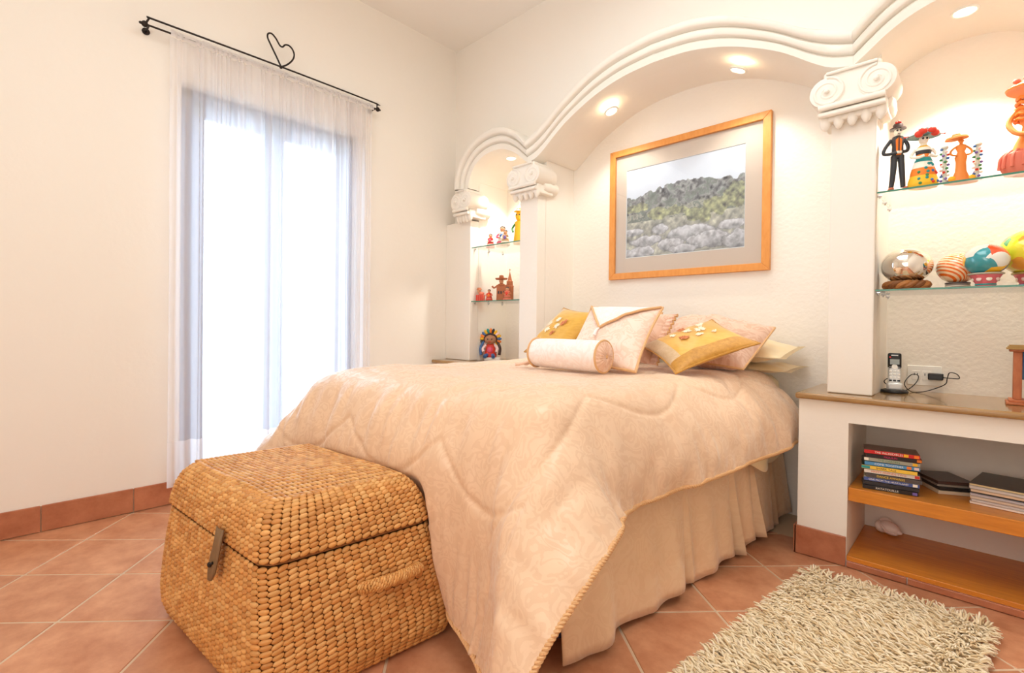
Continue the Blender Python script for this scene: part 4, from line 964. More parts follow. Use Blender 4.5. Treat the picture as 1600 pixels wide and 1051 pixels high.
MB().tube(interp_curve([(-.024, 0, .24), (-.046, .0, .205), (-.052, -.004, .178), (-.030, -.014, .172), (-.008, -.019, .176)], 16), .0075, 8).build('arm', INK, f)
MB().tube(interp_curve([(.024, 0, .24), (.036, -.004, .205), (.030, -.016, .180), (.010, -.022, .176)], 16), .0075, 8).build('arm', INK, f)
for s_ in (-1, 1):
    h_ = MB().ell((s_ * .006, -.021, .176), .0065, .0045, .006)
    for k in range(4): h_.tube([(s_ * .006, -.023, .180 - k * .003), (-s_ * .004, -.026, .179 - k * .003)], .0014, 5)
    h_.build('hand', BONE, f)
hd_ = MB().ell((0, -.002, .274), .015, .016, .019).ell((0, -.010, .263), .009, .008, .007).build('skull', BONE, f)
for s_ in (-1, 1): MB().ell((s_ * .006, -.0165, .277), .0038, .002, .0042).build('eye_socket', INK, hd_)
MB().tube([(-.005, -.0185, .262), (.005, -.0185, .262)], .0012, 5).build('mouth', INK, hd_)
MB().lathe([(.016, .288), (.031, .286), (.030, .291), (.019, .293), (.0185, .306), (.013, .314), (.001, .316)], (0, .0, 0), 18).build('hat', pm('brown_hat', (84, 66, 60)), f)
for k in range(3): MB().ell((-.008 + .006 * k, -.012, .314 + .003 * (k % 2)), .006, .006, .007).build('hat_flower', RED, f)
# painted skeleton lady
def lady(t, h, bands, hatm, hat_r):
    """long-skirted lady of painted bands with a wide hat; h is her height"""
    prof = [(0, .175), (.06, .19), (.18, .165), (.30, .145), (.40, .115), (.47, .090), (.52, .09), (.58, .10), (.63, .085), (.66, .05), (.70, .035)]
    for k in range(len(prof) - 1):
        z0, r0 = prof[k]; z1, r1 = prof[k + 1]
        MB().lathe([(.001, z0 * h), (r0 * h, z0 * h), ((r0 + r1) / 2 * h * 1.03, (z0 + z1) / 2 * h), (r1 * h, z1 * h), (.001, z1 * h)], (0, 0, 0), 18, sy=.8).build('dress_band', bands[k % len(bands)], t)
    s_k = MB().ell((0, 0, .755 * h), .062 * h, .06 * h, .075 * h).ell((0, -.03 * h, .715 * h), .035 * h, .03 * h, .028 * h).build('skull', BONE, t)
    for s_ in (-1, 1): MB().ell((s_ * .024 * h, -.054 * h, .765 * h), .015 * h, .008 * h, .017 * h).build('eye_socket', INK, s_k)
    MB().lathe([(.05 * h, .80 * h), (hat_r * .6, .825 * h), (hat_r, .80 * h), (hat_r * 1.02, .815 * h), (hat_r * .55, .86 * h), (.07 * h, .87 * h), (.065 * h, .93 * h), (.001, .94 * h)], (0, 0, 0), 24, sy=.8).build('hat', hatm, t)
    for s_ in (-1, 1):
        MB().tube(interp_curve([(s_ * .10 * h, 0, .61 * h), (s_ * .16 * h, -.02 * h, .50 * h), (s_ * .10 * h, -.10 * h, .46 * h), (s_ * .03 * h, -.12 * h, .48 * h)], 12), .022 * h, 8).build('arm', BONE, t)
f = thing('skeleton_figurine', 'painted skeleton lady figurine in yellow flowered gown and wide flowered hat', 'figurine', (3.222, -.03, ZU), .4)
lady(f, .285, [YEL, YEL, ORA, BONE, TEA, ORA, INK, BONE, YEL, BONE], pm('teal_hat', (96, 130, 130)), .058)
for k, (a, z) in enumerate(((-2.2, .232), (-1.0, .232), (-1.9, .243), (-1.25, .243))):
    MB().ell((.050 * math.cos(a), .044 * math.sin(a), z), .016, .010, .015).build('hat_flower', RED, f)
rr_ = random.Random(3)
for k in range(16):
    a = rr_.uniform(-2.7, -.4); z = rr_.uniform(.012, .11); r_q = np.interp(z / .285, [0, .06, .18, .3, .4], [.175, .19, .165, .145, .115]) * .285
    MB().ell((r_q * math.cos(a), r_q * .8 * math.sin(a), z), .0065, .004, .0065).build('painted_flower', rr_.choice([RED, BLU, GRN, TEA]), f)
for s_ in (-1, 1): MB().tube([(s_ * .055, -.005, .235), (s_ * .07, -.008, .232)], .002, 6).ell((s_ * .071, -.008, .232), .004).build('earring', RED, f)
# clay lady between two flower columns
f = thing('clay_candelabrum', 'clay lady figurine in wide hat between two flower covered columns', 'figurine', (3.343, -.02, ZU), .35)
MB().lathe([(.055, 0), (.058, .004), (.05, .010), (.001, .011)], (0, 0, 0), 22, sy=.6).build('base', CLAY, f)
MB().lathe([(.034, .006), (.030, .02), (.019, .05), (.017, .09), (.021, .11), (.017, .122), (.012, .135), (.020, .155), (.016, .163), (.006, .168), (.006, .175), (.011, .182), (.001, .195)], (0, 0, 0), 18, sy=.8).build('figure', CLAY, f)
MB().lathe([(.006, .188), (.036, .196), (.040, .192), (.036, .201), (.016, .206), (.013, .214), (.001, .216)], (.002, 0, 0), 22, sy=.8, R=rotm('Y', -5)).build('hat', CLAY, f)
for s_ in (-1, 1): MB().tube(interp_curve([(s_ * .017, 0, .158), (s_ * .034, 0, .140), (s_ * .032, -.004, .124), (s_ * .014, -.010, .118)], 12), .0042, 7).build('arm', CLAY, f)
for s_ in (-1, 1):
    MB().tube([(s_ * .052, 0, .004), (s_ * .055, 0, .150)], .008, 9).lathe([(.008, .15), (.014, .158), (.012, .165), (.001, .158)], (s_ * .055, 0, 0), 12).build('column', pm('pale_column', (210, 214, 200)), f)
    for k in range(26):
        z = .012 + .145 * k / 26; a = k * 2.4
        MB().ell((s_ * .054 + .012 * math.cos(a), .012 * math.sin(a), z), .0062, .0062, .0055, nu=7, nv=5).build('clay_flower', (RED, GRN, PINKW, GRN, BLU, BONE, VIO)[k % 7] if z > .03 else VIO, f)
for s_ in (-1, 1): MB().ell((s_ * .032, -.012, .018), .014, .008, .012).build('leaf', YEL, f)
# big orange clay lady at the end of the shelf
f = thing('clay_figurine', 'tall orange clay lady with broad hat and coral skirt, the largest on her shelf', 'figurine', (3.545, .0, ZU), .2)
MB().lathe([(.05, 0), (.075, .006), (.088, .04), (.082, .085), (.06, .10), (.001, .102)], (0, 0, 0), 22, sy=.8).build('skirt', CORAL, f)
for k in range(9):
    a = -PI + PI * k / 8; MB().tube(interp_curve([(.062 * math.cos(a), .05 * math.sin(a), .10), (.085 * math.cos(a), .068 * math.sin(a), .075), (.089 * math.cos(a), .071 * math.sin(a), .03)], 8), .006, 7).build('pleat', CORAL, f)
MB().lathe([(.056, .098), (.045, .13), (.028, .17), (.024, .20), (.030, .215), (.001, .216)], (0, 0, 0), 20, sy=.85).build('waist', CLAY, f)
MB().lathe([(.026, .21), (.040, .235), (.044, .26), (.030, .28), (.012, .286), (.012, .30), (.024, .312), (.026, .33), (.001, .352)], (0, 0, 0), 20, sy=.85).build('bust', CLAY, f)
for k in range(5):
    zf = .225 + .022 * k; MB().tube(np.stack([(.046 - .002 * k) * np.cos(np.linspace(0, 2 * PI, 40)), .038 * np.sin(np.linspace(0, 2 * PI, 40)), zf + .003 * np.sin(np.linspace(0, 2 * PI, 40) * 9)], 1), .007, 7).build('ruffle', ORA, f)
MB().lathe([(.02, .345), (.07, .352), (.108, .338), (.112, .345), (.085, .368), (.04, .376), (.034, .395), (.001, .40)], (0, 0, 0), 28, sy=.85, R=rotm('Y', 6)).build('hat', CLAY, f)
for k, (x, z) in enumerate(((-.05, .376), (-.02, .385), (.02, .384))): MB().ell((x, -.03, z), .012, .010, .010).build('hat_flower', CORAL, f)
for k in range(9):
    MB().ell((-.012 + .016 * (k % 3), -.050 - .004 * (k // 3), .115 + .028 * (k // 3) + .006 * (k % 2)), .010, .008, .010).build('bouquet_flower', (BONE, PNK, VIO, RED, BONE, YEL)[k % 6], f)
for s_ in (-1, 1): MB().tube(interp_curve([(s_ * .040, 0, .265), (s_ * .066, -.01, .215), (s_ * .052, -.04, .165), (s_ * .02, -.058, .15)], 14), .0095, 8).build('arm', CLAY, f)

# ---------------------------------------------------------------- glass balls on stands
SILV = mat('silvered_glass', (238, 232, 222), .03, metal=1.)
def ball(t, R, zc, m, sz=.93): return MB().ell((0, 0, zc), R, R, R * sz, nu=36, nv=24).build('ball', m, t)
def swirl_mat(name, cols, mode):
    m = mat(name, cols[0], .06, coat=1.); nt = m.node_tree; b = nt.nodes['Principled BSDF']; tc = nt.nodes.new('ShaderNodeTexCoord')
    if mode == 'stripe':
        mp = nt.nodes.new('ShaderNodeSeparateXYZ'); nt.links.new(tc.outputs['Object'], mp.inputs[0])
        ab = nt.nodes.new('ShaderNodeMath'); ab.operation = 'ABSOLUTE'; nt.links.new(mp.outputs[0], ab.inputs[0])
        ma = nt.nodes.new('ShaderNodeMath'); ma.operation = 'SQRT'; nt.links.new(ab.outputs[0], ma.inputs[0])
        m2 = nt.nodes.new('ShaderNodeMath'); m2.operation = 'MULTIPLY_ADD'; m2.inputs[1].default_value = -.32; nt.links.new(ma.outputs[0], m2.inputs[0]); nt.links.new(mp.outputs[2], m2.inputs[2])
        m3 = nt.nodes.new('ShaderNodeMath'); m3.operation = 'MULTIPLY'; m3.inputs[1].default_value = 420; nt.links.new(m2.outputs[0], m3.inputs[0])
        sn = nt.nodes.new('ShaderNodeMath'); sn.operation = 'SINE'; nt.links.new(m3.outputs[0], sn.inputs[0]); fac = sn.outputs[0]
        r = nt.nodes.new('ShaderNodeValToRGB'); r.color_ramp.elements[0].position = .35; r.color_ramp.elements[1].position = .6
        r.color_ramp.elements[0].color = L3(cols[0]) + (1,); r.color_ramp.elements[1].color = L3(cols[1]) + (1,)
        mr = nt.nodes.new('ShaderNodeMapRange'); mr.inputs['From Min'].default_value = -1; nt.links.new(fac, mr.inputs[0]); nt.links.new(mr.outputs[0], r.inputs[0]); nt.links.new(r.outputs[0], b.inputs['Base Color'])
    else:
        v = nt.nodes.new('ShaderNodeTexVoronoi'); v.inputs['Scale'].default_value = mode; nt.links.new(tc.outputs['Object'], v.inputs['Vector'])
        sp = nt.nodes.new('ShaderNodeSeparateColor'); nt.links.new(v.outputs['Color'], sp.inputs[0])
        r = nt.nodes.new('ShaderNodeValToRGB'); r.color_ramp.interpolation = 'CONSTANT'
        while len(r.color_ramp.elements) < len(cols): r.color_ramp.elements.new(.5)
        for k, c in enumerate(cols): r.color_ramp.elements[k].position = k / len(cols); r.color_ramp.elements[k].color = L3(c) + (1,)
        nt.links.new(sp.outputs[0], r.inputs[0]); nt.links.new(r.outputs[0], b.inputs['Base Color'])
    return m
f = thing('glass_ball', 'silver mirrored glass ball resting on a braided brown ring', 'glass ball', (3.168, .02, ZL))
ball(f, .094, .112, SILV, .90)
t_ = np.linspace(0, 2 * PI, 90, endpoint=False)
for k in range(3):
    a = t_ * 5 + k * 2 * PI / 3
    MB().tube(np.stack([(.066 + .012 * np.cos(a)) * np.cos(t_), (.066 + .012 * np.cos(a)) * np.sin(t_), .021 + .010 * np.sin(a)], 1), .0115, 8, closed=True).build('braid_strand', pm('brown_braid_%d' % k, [(150, 96, 50), (176, 116, 62), (128, 80, 42)][k], .6), f)
def bowl(t, r0, r1, h, m, bands, medal=True):
    MB().lathe([(r0 * .8, 0), (r0, .002), (r0 * 1.05, h * .25), (r1 * .97, h * .9), (r1, h), (r1 * .93, h), (r0 * .9, h * .2), (.001, h * .15)], (0, 0, 0), 28).build('bowl', m, t)
    for z, b in bands:
        q = r0 * 1.05 + (r1 * .97 - r0 * 1.05) * (z - .25) / .65; MB().tube(np.stack([q * 1.012 * np.cos(t_[::2]), q * 1.012 * np.sin(t_[::2]), np.full(45, z * h)], 1), h * .075, 6, closed=True).build('painted_band', b, t)
    if medal:
        for k in range(8):
            a = 2 * PI * k / 8 - PI * .42; q = r0 * 1.05 + (r1 * .97 - r0 * 1.05) * .46
            e = np.array([math.cos(a), math.sin(a), 0]); MB().ell(e * q + np.array([0, 0, h * .55]), .003, h * .17, h * .17, R=rotm('Z', math.degrees(a))).build('medallion', BONE if k % 2 == 0 else PINKW, t)
f = thing('glass_ball', 'orange feather striped glass ball on a low patterned stand', 'glass ball', (3.338, .065, ZL), math.radians(38))
ball(f, .074, .094, swirl_mat('orange_stripes', ((236, 110, 30), (250, 220, 180)), 'stripe'))
bowl(f, .038, .042, .028, pm('grey_stand', (150, 140, 132), .4), ((.4, BONE), (.85, INK)), False)
PINKB = pm('rose_porcelain', (214, 108, 116), .25)
f = thing('glass_ball', 'white glass ball with yellow, teal and orange patches on a pink bowl', 'glass ball', (3.425, -.025, ZL))
ball(f, .072, .112, swirl_mat('patch_glass', ((238, 236, 226), (244, 190, 30), (228, 84, 40), (238, 236, 226), (50, 150, 160), (238, 236, 226), (90, 160, 110)), 17))
bowl(f, .030, .052, .056, PINKB, ((.95, pm('grey_band', (176, 170, 150))), (.16, TEA)))
f = thing('glass_ball', 'large yellow glass ball speckled with colours on a pink bowl', 'glass ball', (3.560, .09, ZL))
ball(f, .104, .146, swirl_mat('yellow_glass', ((232, 216, 50), (236, 224, 70), (228, 210, 40), (240, 226, 90), (236, 160, 60), (232, 216, 50), (60, 150, 90), (232, 216, 50), (236, 220, 60), (226, 204, 44)), 38))
bowl(f, .034, .056, .060, PINKB, ((.95, pm('olive_band', (170, 150, 90))), (.16, VIO)))

# ---------------------------------------------------------------- narrow niche by the window wall
def small_doll(x, y, z, h, dress, hair, label, name='clay_doll'):
    t = thing(name, label, 'figurine', (x, y, z), .5)
    MB().lathe([(.30 * h, 0), (.32 * h, .03 * h), (.22 * h, .35 * h), (.17 * h, .55 * h), (.20 * h, .64 * h), (.08 * h, .72 * h), (.001, .73 * h)], (0, 0, 0), 16, sy=.8).build('dress', dress[0], t)
    MB().lathe([(.275 * h, .16 * h), (.285 * h, .2 * h), (.255 * h, .26 * h)], (0, 0, 0), 16, sy=.8).build('skirt_band', dress[1], t)
    MB().ell((0, -.17 * h, .48 * h), .10 * h, .05 * h, .12 * h).build('apron', dress[2], t)
    hd = MB().ell((0, -.01 * h, .82 * h), .12 * h, .115 * h, .13 * h).build('head', SKIN, t)
    for s_ in (-1, 1): MB().ell((s_ * .045 * h, -.115 * h, .84 * h), .016 * h, .01 * h, .018 * h).build('eye', INK, hd)
    MB().ell((0, .02 * h, .87 * h), .135 * h, .125 * h, .12 * h).build('hair', hair, t)
    for s_ in (-1, 1):
        MB().tube(interp_curve([(s_ * .18 * h, 0, .62 * h), (s_ * .27 * h, -.05 * h, .48 * h), (s_ * .12 * h, -.18 * h, .42 * h)], 10), .045 * h, 8).build('arm', dress[1], t)
        MB().ell((s_ * .11 * h, -.19 * h, .42 * h), .04 * h).build('hand', SKIN, t)
    return t
DK = pm('dark_hair', (70, 46, 40))
small_doll(.425, .04, 1.766, .125, (RED, BONE, PNK), DK, 'tiny clay doll with red skirt, nearest the window on the narrow niche shelf')
small_doll(.530, .08, 1.766, .185, (BONE, PNK, BLU), DK, 'tiny clay doll in white and blue, the tallest of the three')
small_doll(.610, .03, 1.766, .135, (pm('tan_dress', (206, 166, 120)), BONE, VIO), DK, 'tiny clay doll with tan skirt beside the yellow figure')
f = thing('yellow_figurine', 'tall yellow painted figure half hidden behind the pilaster of the narrow niche', 'figurine', (.735, .06, 1.766), .4)
MB().lathe([(.045, 0), (.048, .01), (.040, .08), (.034, .15), (.038, .18), (.018, .195), (.001, .196)], (0, 0, 0), 18).build('body', YEL, f)
MB().ell((0, 0, .232), .034, .034, .040).build('head', YEL, f)
for s_ in (-1, 1): MB().ell((s_ * .012, -.032, .238), .006, .004, .006).build('eye', INK, f); MB().tube(interp_curve([(s_ * .036, 0, .17), (s_ * .056, -.01, .13), (s_ * .042, -.03, .10)], 10), .009, 8).build('arm', GRN if s_ < 0 else YEL, f)
MB().lathe([(.02, .262), (.046, .268), (.03, .276), (.02, .295), (.001, .297)], (0, 0, 0), 18).build('hat', YEL, f)
# clay group on the lower glass
f = thing('clay_box_figure', 'small red clay figure leaning over a crate, alone nearest the window', 'figurine', (.20 + .17, -.02, 1.304), .5)
MB().box((-.035, -.025, 0), (.035, .025, .055)).build('crate', CORAL, f, bevel=.004)
for k in range(4): MB().box((-.032 + .017 * k, -.0285, .004), (-.020 + .017 * k, -.0252, .052)).build('slat', RED, f, smooth=False)
MB().ell((-.012, -.002, .088), .017, .017, .020).build('head', SKIN, f); MB().ell((.008, 0, .066), .026, .02, .016).build('shoulders', CORAL, f); MB().lathe([(.026, .098), (.02, .104), (.014, .116), (.001, .118)], (-.012, -.002, 0), 14).build('hat', CLAYD, f)
f = thing('clay_church', 'brown clay church with pointed tower and arched door on the narrow niche shelf', 'figurine', (.585, .07, 1.304), .45)
MB().box((-.075, -.03, 0), (.05, .05, .125)).build('nave', CLAYD, f, bevel=.004)
MB().lathe([(.034, 0), (.034, .12), (.038, .124), (.028, .13), (.026, .16), (.030, .164), (.020, .17), (.004, .235), (.001, .25)], (.035, -.005, 0), 8).build('tower', CLAYD, f, ang=20)
MB().tube([(.035, -.005, .24), (.035, -.005, .272)], .002, 6).tube([(.026, -.005, .262), (.044, -.005, .262)], .002, 6).build('cross', CLAYD, f)
MB().prism([(-.012, 0), (.012, 0), (.012, .03), (.006, .042), (-.006, .042), (-.012, .03)], .006, 1, -.036).build('door', INK, f, smooth=False)
for k in range(3): MB().prism([(-.06 + .022 * k, .06), (-.048 + .022 * k, .06), (-.048 + .022 * k, .078), (-.054 + .022 * k, .086), (-.06 + .022 * k, .078)], .006, 1, -.034).build('window', INK, f, smooth=False)
for k in range(6): MB().box((-.075 + .021 * k, -.032, .124), (-.063 + .021 * k, -.02, .136)).build('battlement', CLAYD, f, smooth=False)
f = thing('clay_figurine', 'brown clay man in wide sombrero standing behind the clay church', 'figurine', (.475, .13, 1.304), .4)
MB().lathe([(.045, 0), (.04, .06), (.03, .11), (.038, .145), (.014, .160), (.001, .161)], (0, 0, 0), 16).build('body', CLAYD, f); MB().ell((0, 0, .178), .020, .020, .022).build('head', SKIN, f)
MB().lathe([(.010, .188), (.05, .192), (.056, .204), (.05, .200), (.022, .206), (.018, .228), (.001, .232)], (0, 0, 0), 20).build('sombrero', CLAYD, f)
for s_ in (-1, 1): MB().tube(interp_curve([(s_ * .034, 0, .14), (s_ * .06, -.02, .12), (s_ * .075, -.03, .135)], 10), .008, 7).build('arm', CLAYD, f)
small_doll(.435, .02, 1.304, .105, (RED, CORAL, ORA), DK, 'small red clay woman in front of the clay church by the sombrero man')
small_doll(.665, .0, 1.304, .115, (CORAL, CLAYD, RED), DK, 'small coral clay woman at the tower side of the clay church')
# rag doll on the counter
f = thing('rag_doll', 'seated rag doll with a crown of coloured ribbons and red bodice on the counter', 'doll', (.40, .08, ZT), .62)
MB().box((-.045, -.07, 0), (.095, .02, .030)).build('base', pm('white_fabric', (236, 230, 222), .8), f, bevel=.008)
MB().lathe([(.05, .028), (.056, .05), (.045, .09), (.040, .13), (.02, .15), (.001, .151)], (0, 0, 0), 18, sy=.8).build('bodice', RED, f)
MB().ell((0, -.034, .095), .026, .014, .028).build('apron', PNK, f)
hd = MB().ell((0, -.012, .182), .052, .045, .042).build('head', pm('brown_felt', (176, 128, 96), .8), f)
for s_ in (-1, 1): MB().ell((s_ * .018, -.054, .188), .006, .004, .006).build('eye', INK, hd)
MB().tube([(-.012, -.055, .166), (0, -.057, .163), (.012, -.055, .166)], .003, 6).build('mouth', RED, hd)
MB().tube([(.054 * math.cos(a), -.004, .186 + .046 * math.sin(a)) for a in np.linspace(-.5, PI + .5, 24)], .009, 8).build('hair', DK, f)
RB = [YEL, ORA, BLU, YEL, PINKW, YEL, INK, ORA, TEA, YEL, BLU, ORA, YEL, INK, PINKW]
for k in range(15):
    a = -.55 + (PI + 1.1) * k / 14; e = np.array([math.cos(a), 0, math.sin(a)]); p = np.array([0, .004, .186]) + e * .072
    MB().ell(p, .026, .014, .013, R=rotm('Y', -math.degrees(a))).build('ribbon_loop', RB[k], f)
for s_ in (-1, 1):
    MB().tube(interp_curve([(s_ * .06, .0, .165), (s_ * .085, -.01, .11), (s_ * .08, -.015, .05)], 12), .013, 8).build('braid', BLU if s_ < 0 else DK, f)
    MB().tube(interp_curve([(s_ * .038, -.005, .135), (s_ * .064, -.02, .105), (s_ * .055, -.04, .075)], 10), .013, 8).build('arm', PINKW, f)
    MB().tube(interp_curve([(s_ * .024, -.03, .05), (s_ * .034, -.065, .045), (s_ * .036, -.085, .035)], 10), .016, 8).build('leg', BLU, f)

# ---------------------------------------------------------------- phone, outlet, charger
f = thing('cordless_phone', 'silver and black cordless phone standing in its charging cradle on the counter', 'phone', (3.118, .17, ZT), math.radians(8))
SILVER = mat('silver_plastic', (206, 206, 204), .35, metal=.3)
cr = MB().lathe([(.050, 0), (.054, .004), (.052, .012), (.040, .016), (.001, .017)], (0, 0, 0), 28, sy=1.1).build('cradle', BLACK, f)
MB().box((-.031, -.028, .012), (.031, .022, .050)).build('cup', SILVER, cr, bevel=.010, seg=3)
Rt = rotm('X', -10)
def hb(lo, hi): return MB().box(lo, hi, Rt, (0, 0, .02))
hs = hb((-.025, -.014, .022), (.025, .010, .150)).build('handset', SILVER, f, bevel=.008, seg=3)
hb((-.0265, -.0145, .118), (.0265, .0105, .196)).build('top_shell', BLACK, hs, bevel=.009, seg=3)
hb((-.018, -.0162, .137), (.018, -.0146, .163)).build('screen', mat('lcd_grey', (150, 160, 160), .2), hs, smooth=False)
hb((-.013, -.0162, .180), (.013, -.0146, .185)).build('earpiece', SILVER, hs, smooth=False)
hb((-.021, -.0165, .170), (-.014, -.0146, .176)).build('message_light', mat('red_led', (230, 40, 40), .3), hs, smooth=False)
MB().lathe([(.001, -.004), (.010, -.004), (.011, 0), (.001, 0)], tuple(np.array([0, -.0146, .127 - .02]) @ Rt.T + np.array([0, 0, .02])), 18, R=Rt @ rotm('X', 90) * 1).build('navigation_pad', WHITE, hs)
for j in range(4):
    for i in range(3):
        x = -.0155 + .0155 * i; z = .104 - .0155 * j; hb((x - .0055, -.0162, z - .0042), (x + .0055, -.0138, z + .0042)).build('key', WHITE if j < 3 else BLACK, hs, smooth=False, bevel=.001, seg=1)
for s_ in (-1, 1): hb((s_ * .017 - .005, -.0162, .118), (s_ * .017 + .005, -.0142, .123)).build('key', BLACK, hs, smooth=False)
f = thing('outlet_plate', 'white electrical outlet plate on the niche wall behind the phone', 'outlet', (3.216, .358, .82))
MB().box((3.151, .352, .818), (3.281, .3585, .918)).build('plate', WHITE, f, world=True, bevel=.003)
for x in (3.185, 3.225):
    mo = MB().box((x - .016, .3495, .846), (x + .016, .3525, .892)).build('socket', WHITE, f, world=True, bevel=.0015)
    for s_ in (-.006, .006): MB().box((x + s_ - .0015, .349, .868), (x + s_ + .0015, .3496, .880)).build('slot', BLACK, mo, world=True, smooth=False)
f = thing('power_adapter', 'black plug-in charger with looping black cable in the outlet plate', 'charger', (3.255, .33, .85))
MB().box((3.232, .308, .852), (3.288, .3485, .884)).build('block', BLACK, f, world=True, bevel=.004)
MB().tube(interp_curve([(3.288, .326, .866), (3.315, .32, .865), (3.345, .30, .868), (3.335, .31, .888), (3.31, .32, .892), (3.302, .32, .862), (3.295, .30, .835), (3.25, .27, .808), (3.21, .25, .7935), (3.175, .24, .7935), (3.150, .235, .83), (3.17, .30, .872), (3.195, .33, .868), (3.19, .30, .835), (3.16, .24, .80), (3.12, .245, .7935), (3.085, .22, .82), (3.075, .20, .84), (3.092, .23, .85), (3.10, .215, .80)], 150), .0022, 6).build('cable', BLACK, f, world=True)
# small wooden retablo stand at the frame's edge
f = thing('retablo_stand', 'small wooden roofed stand with a blue painted panel on the counter', 'ornament', (3.60, .10, ZT))
RWOOD = mat('reddish_wood', (176, 98, 58), .5, var=(9, (196, 118, 74)), stretch=(6, 6, 2))
for lo, hi, nm in (((3.492, .035, .790), (3.71, .165, .800), 'base_step'), ((3.500, .045, .800), (3.70, .155, .811), 'base_step'), ((3.512, .075, .811), (3.538, .125, 1.012), 'post'), ((3.662, .075, .811), (3.688, .125, 1.012), 'post'), ((3.500, .06, 1.012), (3.70, .14, 1.022), 'beam')):
    MB().box(lo, hi).build(nm, RWOOD, f, world=True, bevel=.002)
for k in range(3): MB().box((3.492 + .004 * k, .05 + .006 * k, 1.022 + .006 * k), (3.708 - .004 * k, .15 - .006 * k, 1.028 + .006 * k)).build('roof_board', pm('straw_roof', (176, 140, 84), .8), f, world=True)
pn = MB().box((3.538, .09, .895), (3.662, .102, 1.012)).build('panel', pm('night_blue', (52, 82, 150), .5, var=(14, (64, 120, 140))), f, world=True, smooth=False)
for x, z, m_ in ((3.556, .985, BONE), (3.575, .96, TEA), (3.602, .935, ORA), (3.63, .965, RED), (3.59, .915, GRN)): MB().ell((x, .0895, z), .010, .003, .012).build('painted_motif', m_, pn, world=True)

# ---------------------------------------------------------------- film cases, magazines, shell in the cabinet
def txt(s, parent, loc, size, m, rz):
    c = bpy.data.curves.new('lettering', 'FONT'); c.body = s; c.size = size; c.align_x = 'CENTER'; c.align_y = 'CENTER'; c.extrude = .0002; t0 = bpy.data.objects.new('lettering', c); COL.objects.link(t0)
    me = bpy.data.meshes.new_from_object(t0.evaluated_get(bpy.context.evaluated_depsgraph_get())); bpy.data.objects.remove(t0); bpy.data.curves.remove(c)
    me.name = 'lettering'; me.materials.clear(); me.materials.append(m)
    o = bpy.data.objects.new('lettering', me); COL.objects.link(o); o.parent = parent; o.location = loc; o.rotation_euler = (PI / 2, 0, rz); return o
WT = pm('white_ink', (240, 236, 226)); OT = pm('orange_ink', (226, 120, 50)); DT = pm('dark_ink', (60, 50, 44)); PT = pm('pink_ink', (220, 50, 110)); YT = pm('yellow_ink', (240, 200, 60))
CASES = [((40, 36, 36), 'RATATOUILLE', WT, 'black film case with white title at the very bottom of the stack', [(.085, VIO)], (48, 44, 44)),
         ((44, 42, 46), '', WT, 'plain black film case resting on the bottom case of the stack', [], (40, 38, 40)),
         ((70, 92, 156), 'ONE FROM THE HEARTLAND', WT, 'blue film case with white capital lettering low in the stack', [(.082, BONE)], (214, 200, 170)),
         ((82, 74, 72), 'DANCE AWARDS', YT, 'dark grey film case just under the white and orange one', [], (60, 54, 54)),
         ((232, 222, 212), 'HAPPY FRIENDS TWO', OT, 'white film case with orange title in mid stack', [(.088, RED)], (40, 38, 38)),
         ((240, 200, 74), 'SHARK TALE', DT, 'yellow film case with cyan end in mid stack', [(-.09, TEA), (-.075, TEA)], (46, 60, 52)),
         ((84, 150, 200), 'COME TOGETHER', WT, 'light blue film case above the yellow one', [(.06, ORA), (.085, PINKW)], (40, 52, 50)),
         ((168, 166, 150), 'THE GARDEN', GRN, 'grey film case with green lettering, third from the top', [(.08, YEL), (-.09, BONE)], (60, 58, 56)),
         ((44, 38, 40), 'MOULIN', PT, 'black film case with pink lettering under the top red case', [(.088, ORA)], (150, 80, 60)),
         ((206, 38, 40), 'THE INCREDIBLES', WT, 'red film case on top of the stack', [(.05, YEL), (.085, ORA)], (112, 84, 74))]
z = .3655; rc = random.Random(9)
for k, (c, s, m_, lb, marks, cc) in enumerate(CASES):
    h = .0182; dx = rc.uniform(-.006, .006); rz = math.radians(rc.uniform(7, 13)) + (.04 if k == 8 else 0)
    t = thing('film_case', lb, 'dvd case', (3.125 + dx + (.012 if k in (3, 8) else 0), -.045 + rc.uniform(-.006, .006), z), rz, 'stacked film cases in the cabinet')
    sm = pm('case_%d' % k, c, .35)
    MB().box((-.097, -.066, .0004), (.097, .066, h - .0004)).build('cover', pm('case_cover_%d' % k, cc, .3), t, bevel=.0015, seg=1)
    MB().box((-.0968, -.0672, .0014), (.0968, -.0661, h - .0014)).build('spine', sm, t, smooth=False)
    if s: txt(s, t, (-.01, -.0676, h / 2 - .0005), .0125 if len(s) < 18 else .0105, m_, 0)
    for x, mm in marks: MB().box((x - .008, -.0678, .003), (x + .008, -.0672, h - .003)).build('spine_mark', mm, t, smooth=False)
    z += h
z = .3655
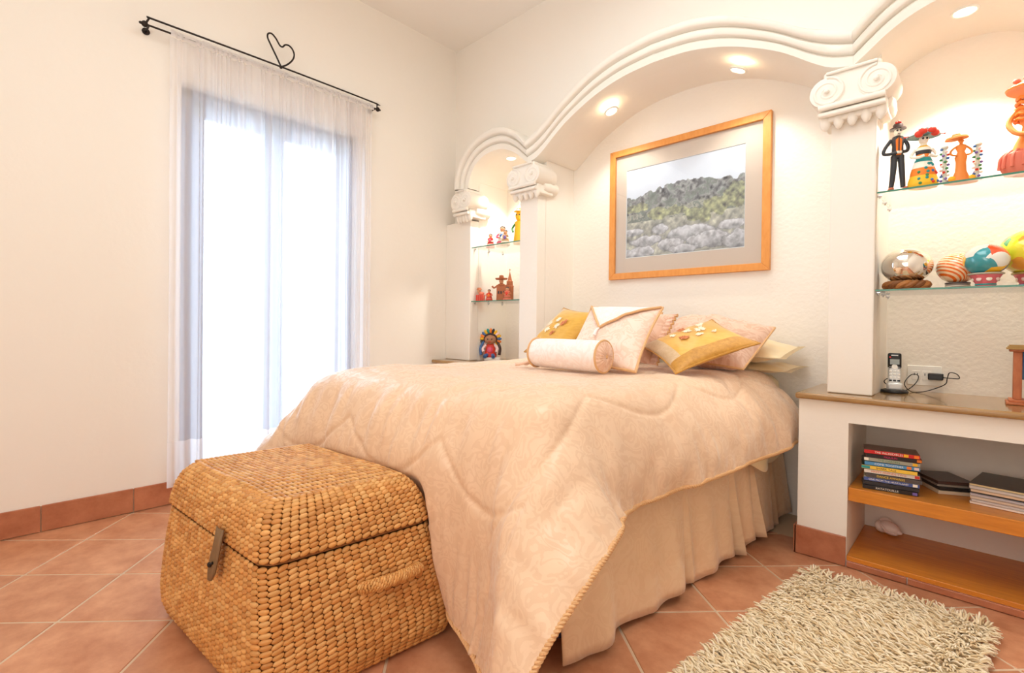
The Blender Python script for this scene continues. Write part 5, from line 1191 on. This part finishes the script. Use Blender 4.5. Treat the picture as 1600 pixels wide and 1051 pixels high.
for k, (lb, c, ed, h, x, y, rz, w_, d_) in enumerate((('cream booklet at the bottom of the low pile behind the film cases', (226, 206, 178), (220, 200, 176), .016, 3.31, .14, .5, .15, .19),
     ('black disc case in the low pile, lying on the cream booklet', (50, 46, 44), (44, 40, 40), .014, 3.312, .145, .52, .15, .19), ('grey disc case in the low pile below the dark topmost one', (150, 140, 130), (160, 150, 140), .010, 3.308, .15, .48, .145, .18),
     ('dark brown disc case lying topmost on the low pile behind the film cases', (74, 52, 46), (90, 66, 58), .014, 3.30, .155, .56, .145, .185))):
    t = thing('disc_case', lb, 'disc case', (x, y, z), rz, 'low pile of disc cases in the cabinet')
    MB().box((-w_ / 2, -d_ / 2, .0003), (w_ / 2, d_ / 2, h - .0003)).build('cover', pm('disc_case_%d' % k, c, .35), t, bevel=.001, seg=1)
    MB().box((-w_ / 2 + .001, -d_ / 2 - .0008, .002), (w_ / 2 - .001, -d_ / 2 - .0001, h - .002)).build('spine', pm('disc_spine_%d' % k, ed, .4), t, smooth=False)
    z += h
z = .3655
MG = [((244, 232, 222), 'white magazine at the very bottom of the magazine pile'), ((206, 198, 196), 'pale grey magazine second from the bottom of the magazine pile'), ((214, 196, 178), 'beige magazine third from the bottom of the magazine pile'), ((190, 184, 190), 'lilac grey magazine in the middle of the magazine pile'),
      ((60, 54, 56), 'thin black edged magazine dividing the magazine pile'), ((222, 196, 168), 'peach edged magazine above the thin black one'), ((212, 204, 200), 'light grey magazine just under the top magazine'), ((226, 206, 160), 'dark covered magazine with cream pages on top of the pile')]
for k, (c, lb) in enumerate(MG):
    h = .0055 if k == 4 else rc.uniform(.0095, .013)
    t = thing('magazine', lb, 'magazine', (3.515, .085 + rc.uniform(-.008, .008), z), math.radians(rc.uniform(-9, -5)), 'magazine pile in the cabinet')
    nm_ = 20; Gm = []
    prof = [(-.135, .0), (.135, .0), (.135, h), (-.135, h)]
    G_ = np.zeros((4, nm_, 3))
    for i in range(nm_):
        y = -.135 + .27 * i / (nm_ - 1); 
        for q, (x, zq) in enumerate(((-.108, 0), (.108, 0), (.108, h - .0005), (-.108, h - .0005))): G_[q, i] = (x - .004 * (q > 1), y, zq)
    mb = MB().box((-.108, -.135, 0.0003), (.108, .135, h - .0012)); mb.build('pages', pm('pages_%d' % k, c, .8), t, smooth=False, bevel=.003, seg=2)
    MB().box((-.109, -.136, h - .0012), (.109, .136, h - .0002)).build('cover', pm('magazine_cover_%d' % k, (72, 66, 62) if k in (4, 7) else c, .35), t, smooth=False)
    z += h
f = thing('seashell', 'pale pink conch shell on the bottom board of the open cabinet', 'shell', (3.092, .265, .0525), math.radians(-25))
SH = pm('shell_pink', (240, 222, 212), .4, bump=(40, .3, .004))
t_ = np.linspace(0, 3.2 * 2 * PI, 80); gr_ = np.exp(t_ * .11); gr_ /= gr_[-1]
MB().tube(np.stack([-.035 + .058 * (1 - gr_) * -1 * .4 + .02 * gr_, .022 * gr_ * np.cos(t_), .032 + .018 * gr_ * np.sin(t_)], 1), .026 * gr_ + .002, 10).build('whorl', SH, f)
MB().ell((.010, 0, .034), .046, .030, .033, R=rotm('Y', 14)).ell((.045, 0, .026), .022, .012, .012).build('body_whorl', SH, f)
MB().tube(interp_curve([(-.015, -.027, .045), (.015, -.032, .022), (.048, -.014, .014)], 12), np.linspace(.006, .003, 12), 7).build('lip', pm('shell_lip', (236, 214, 204), .3), f)
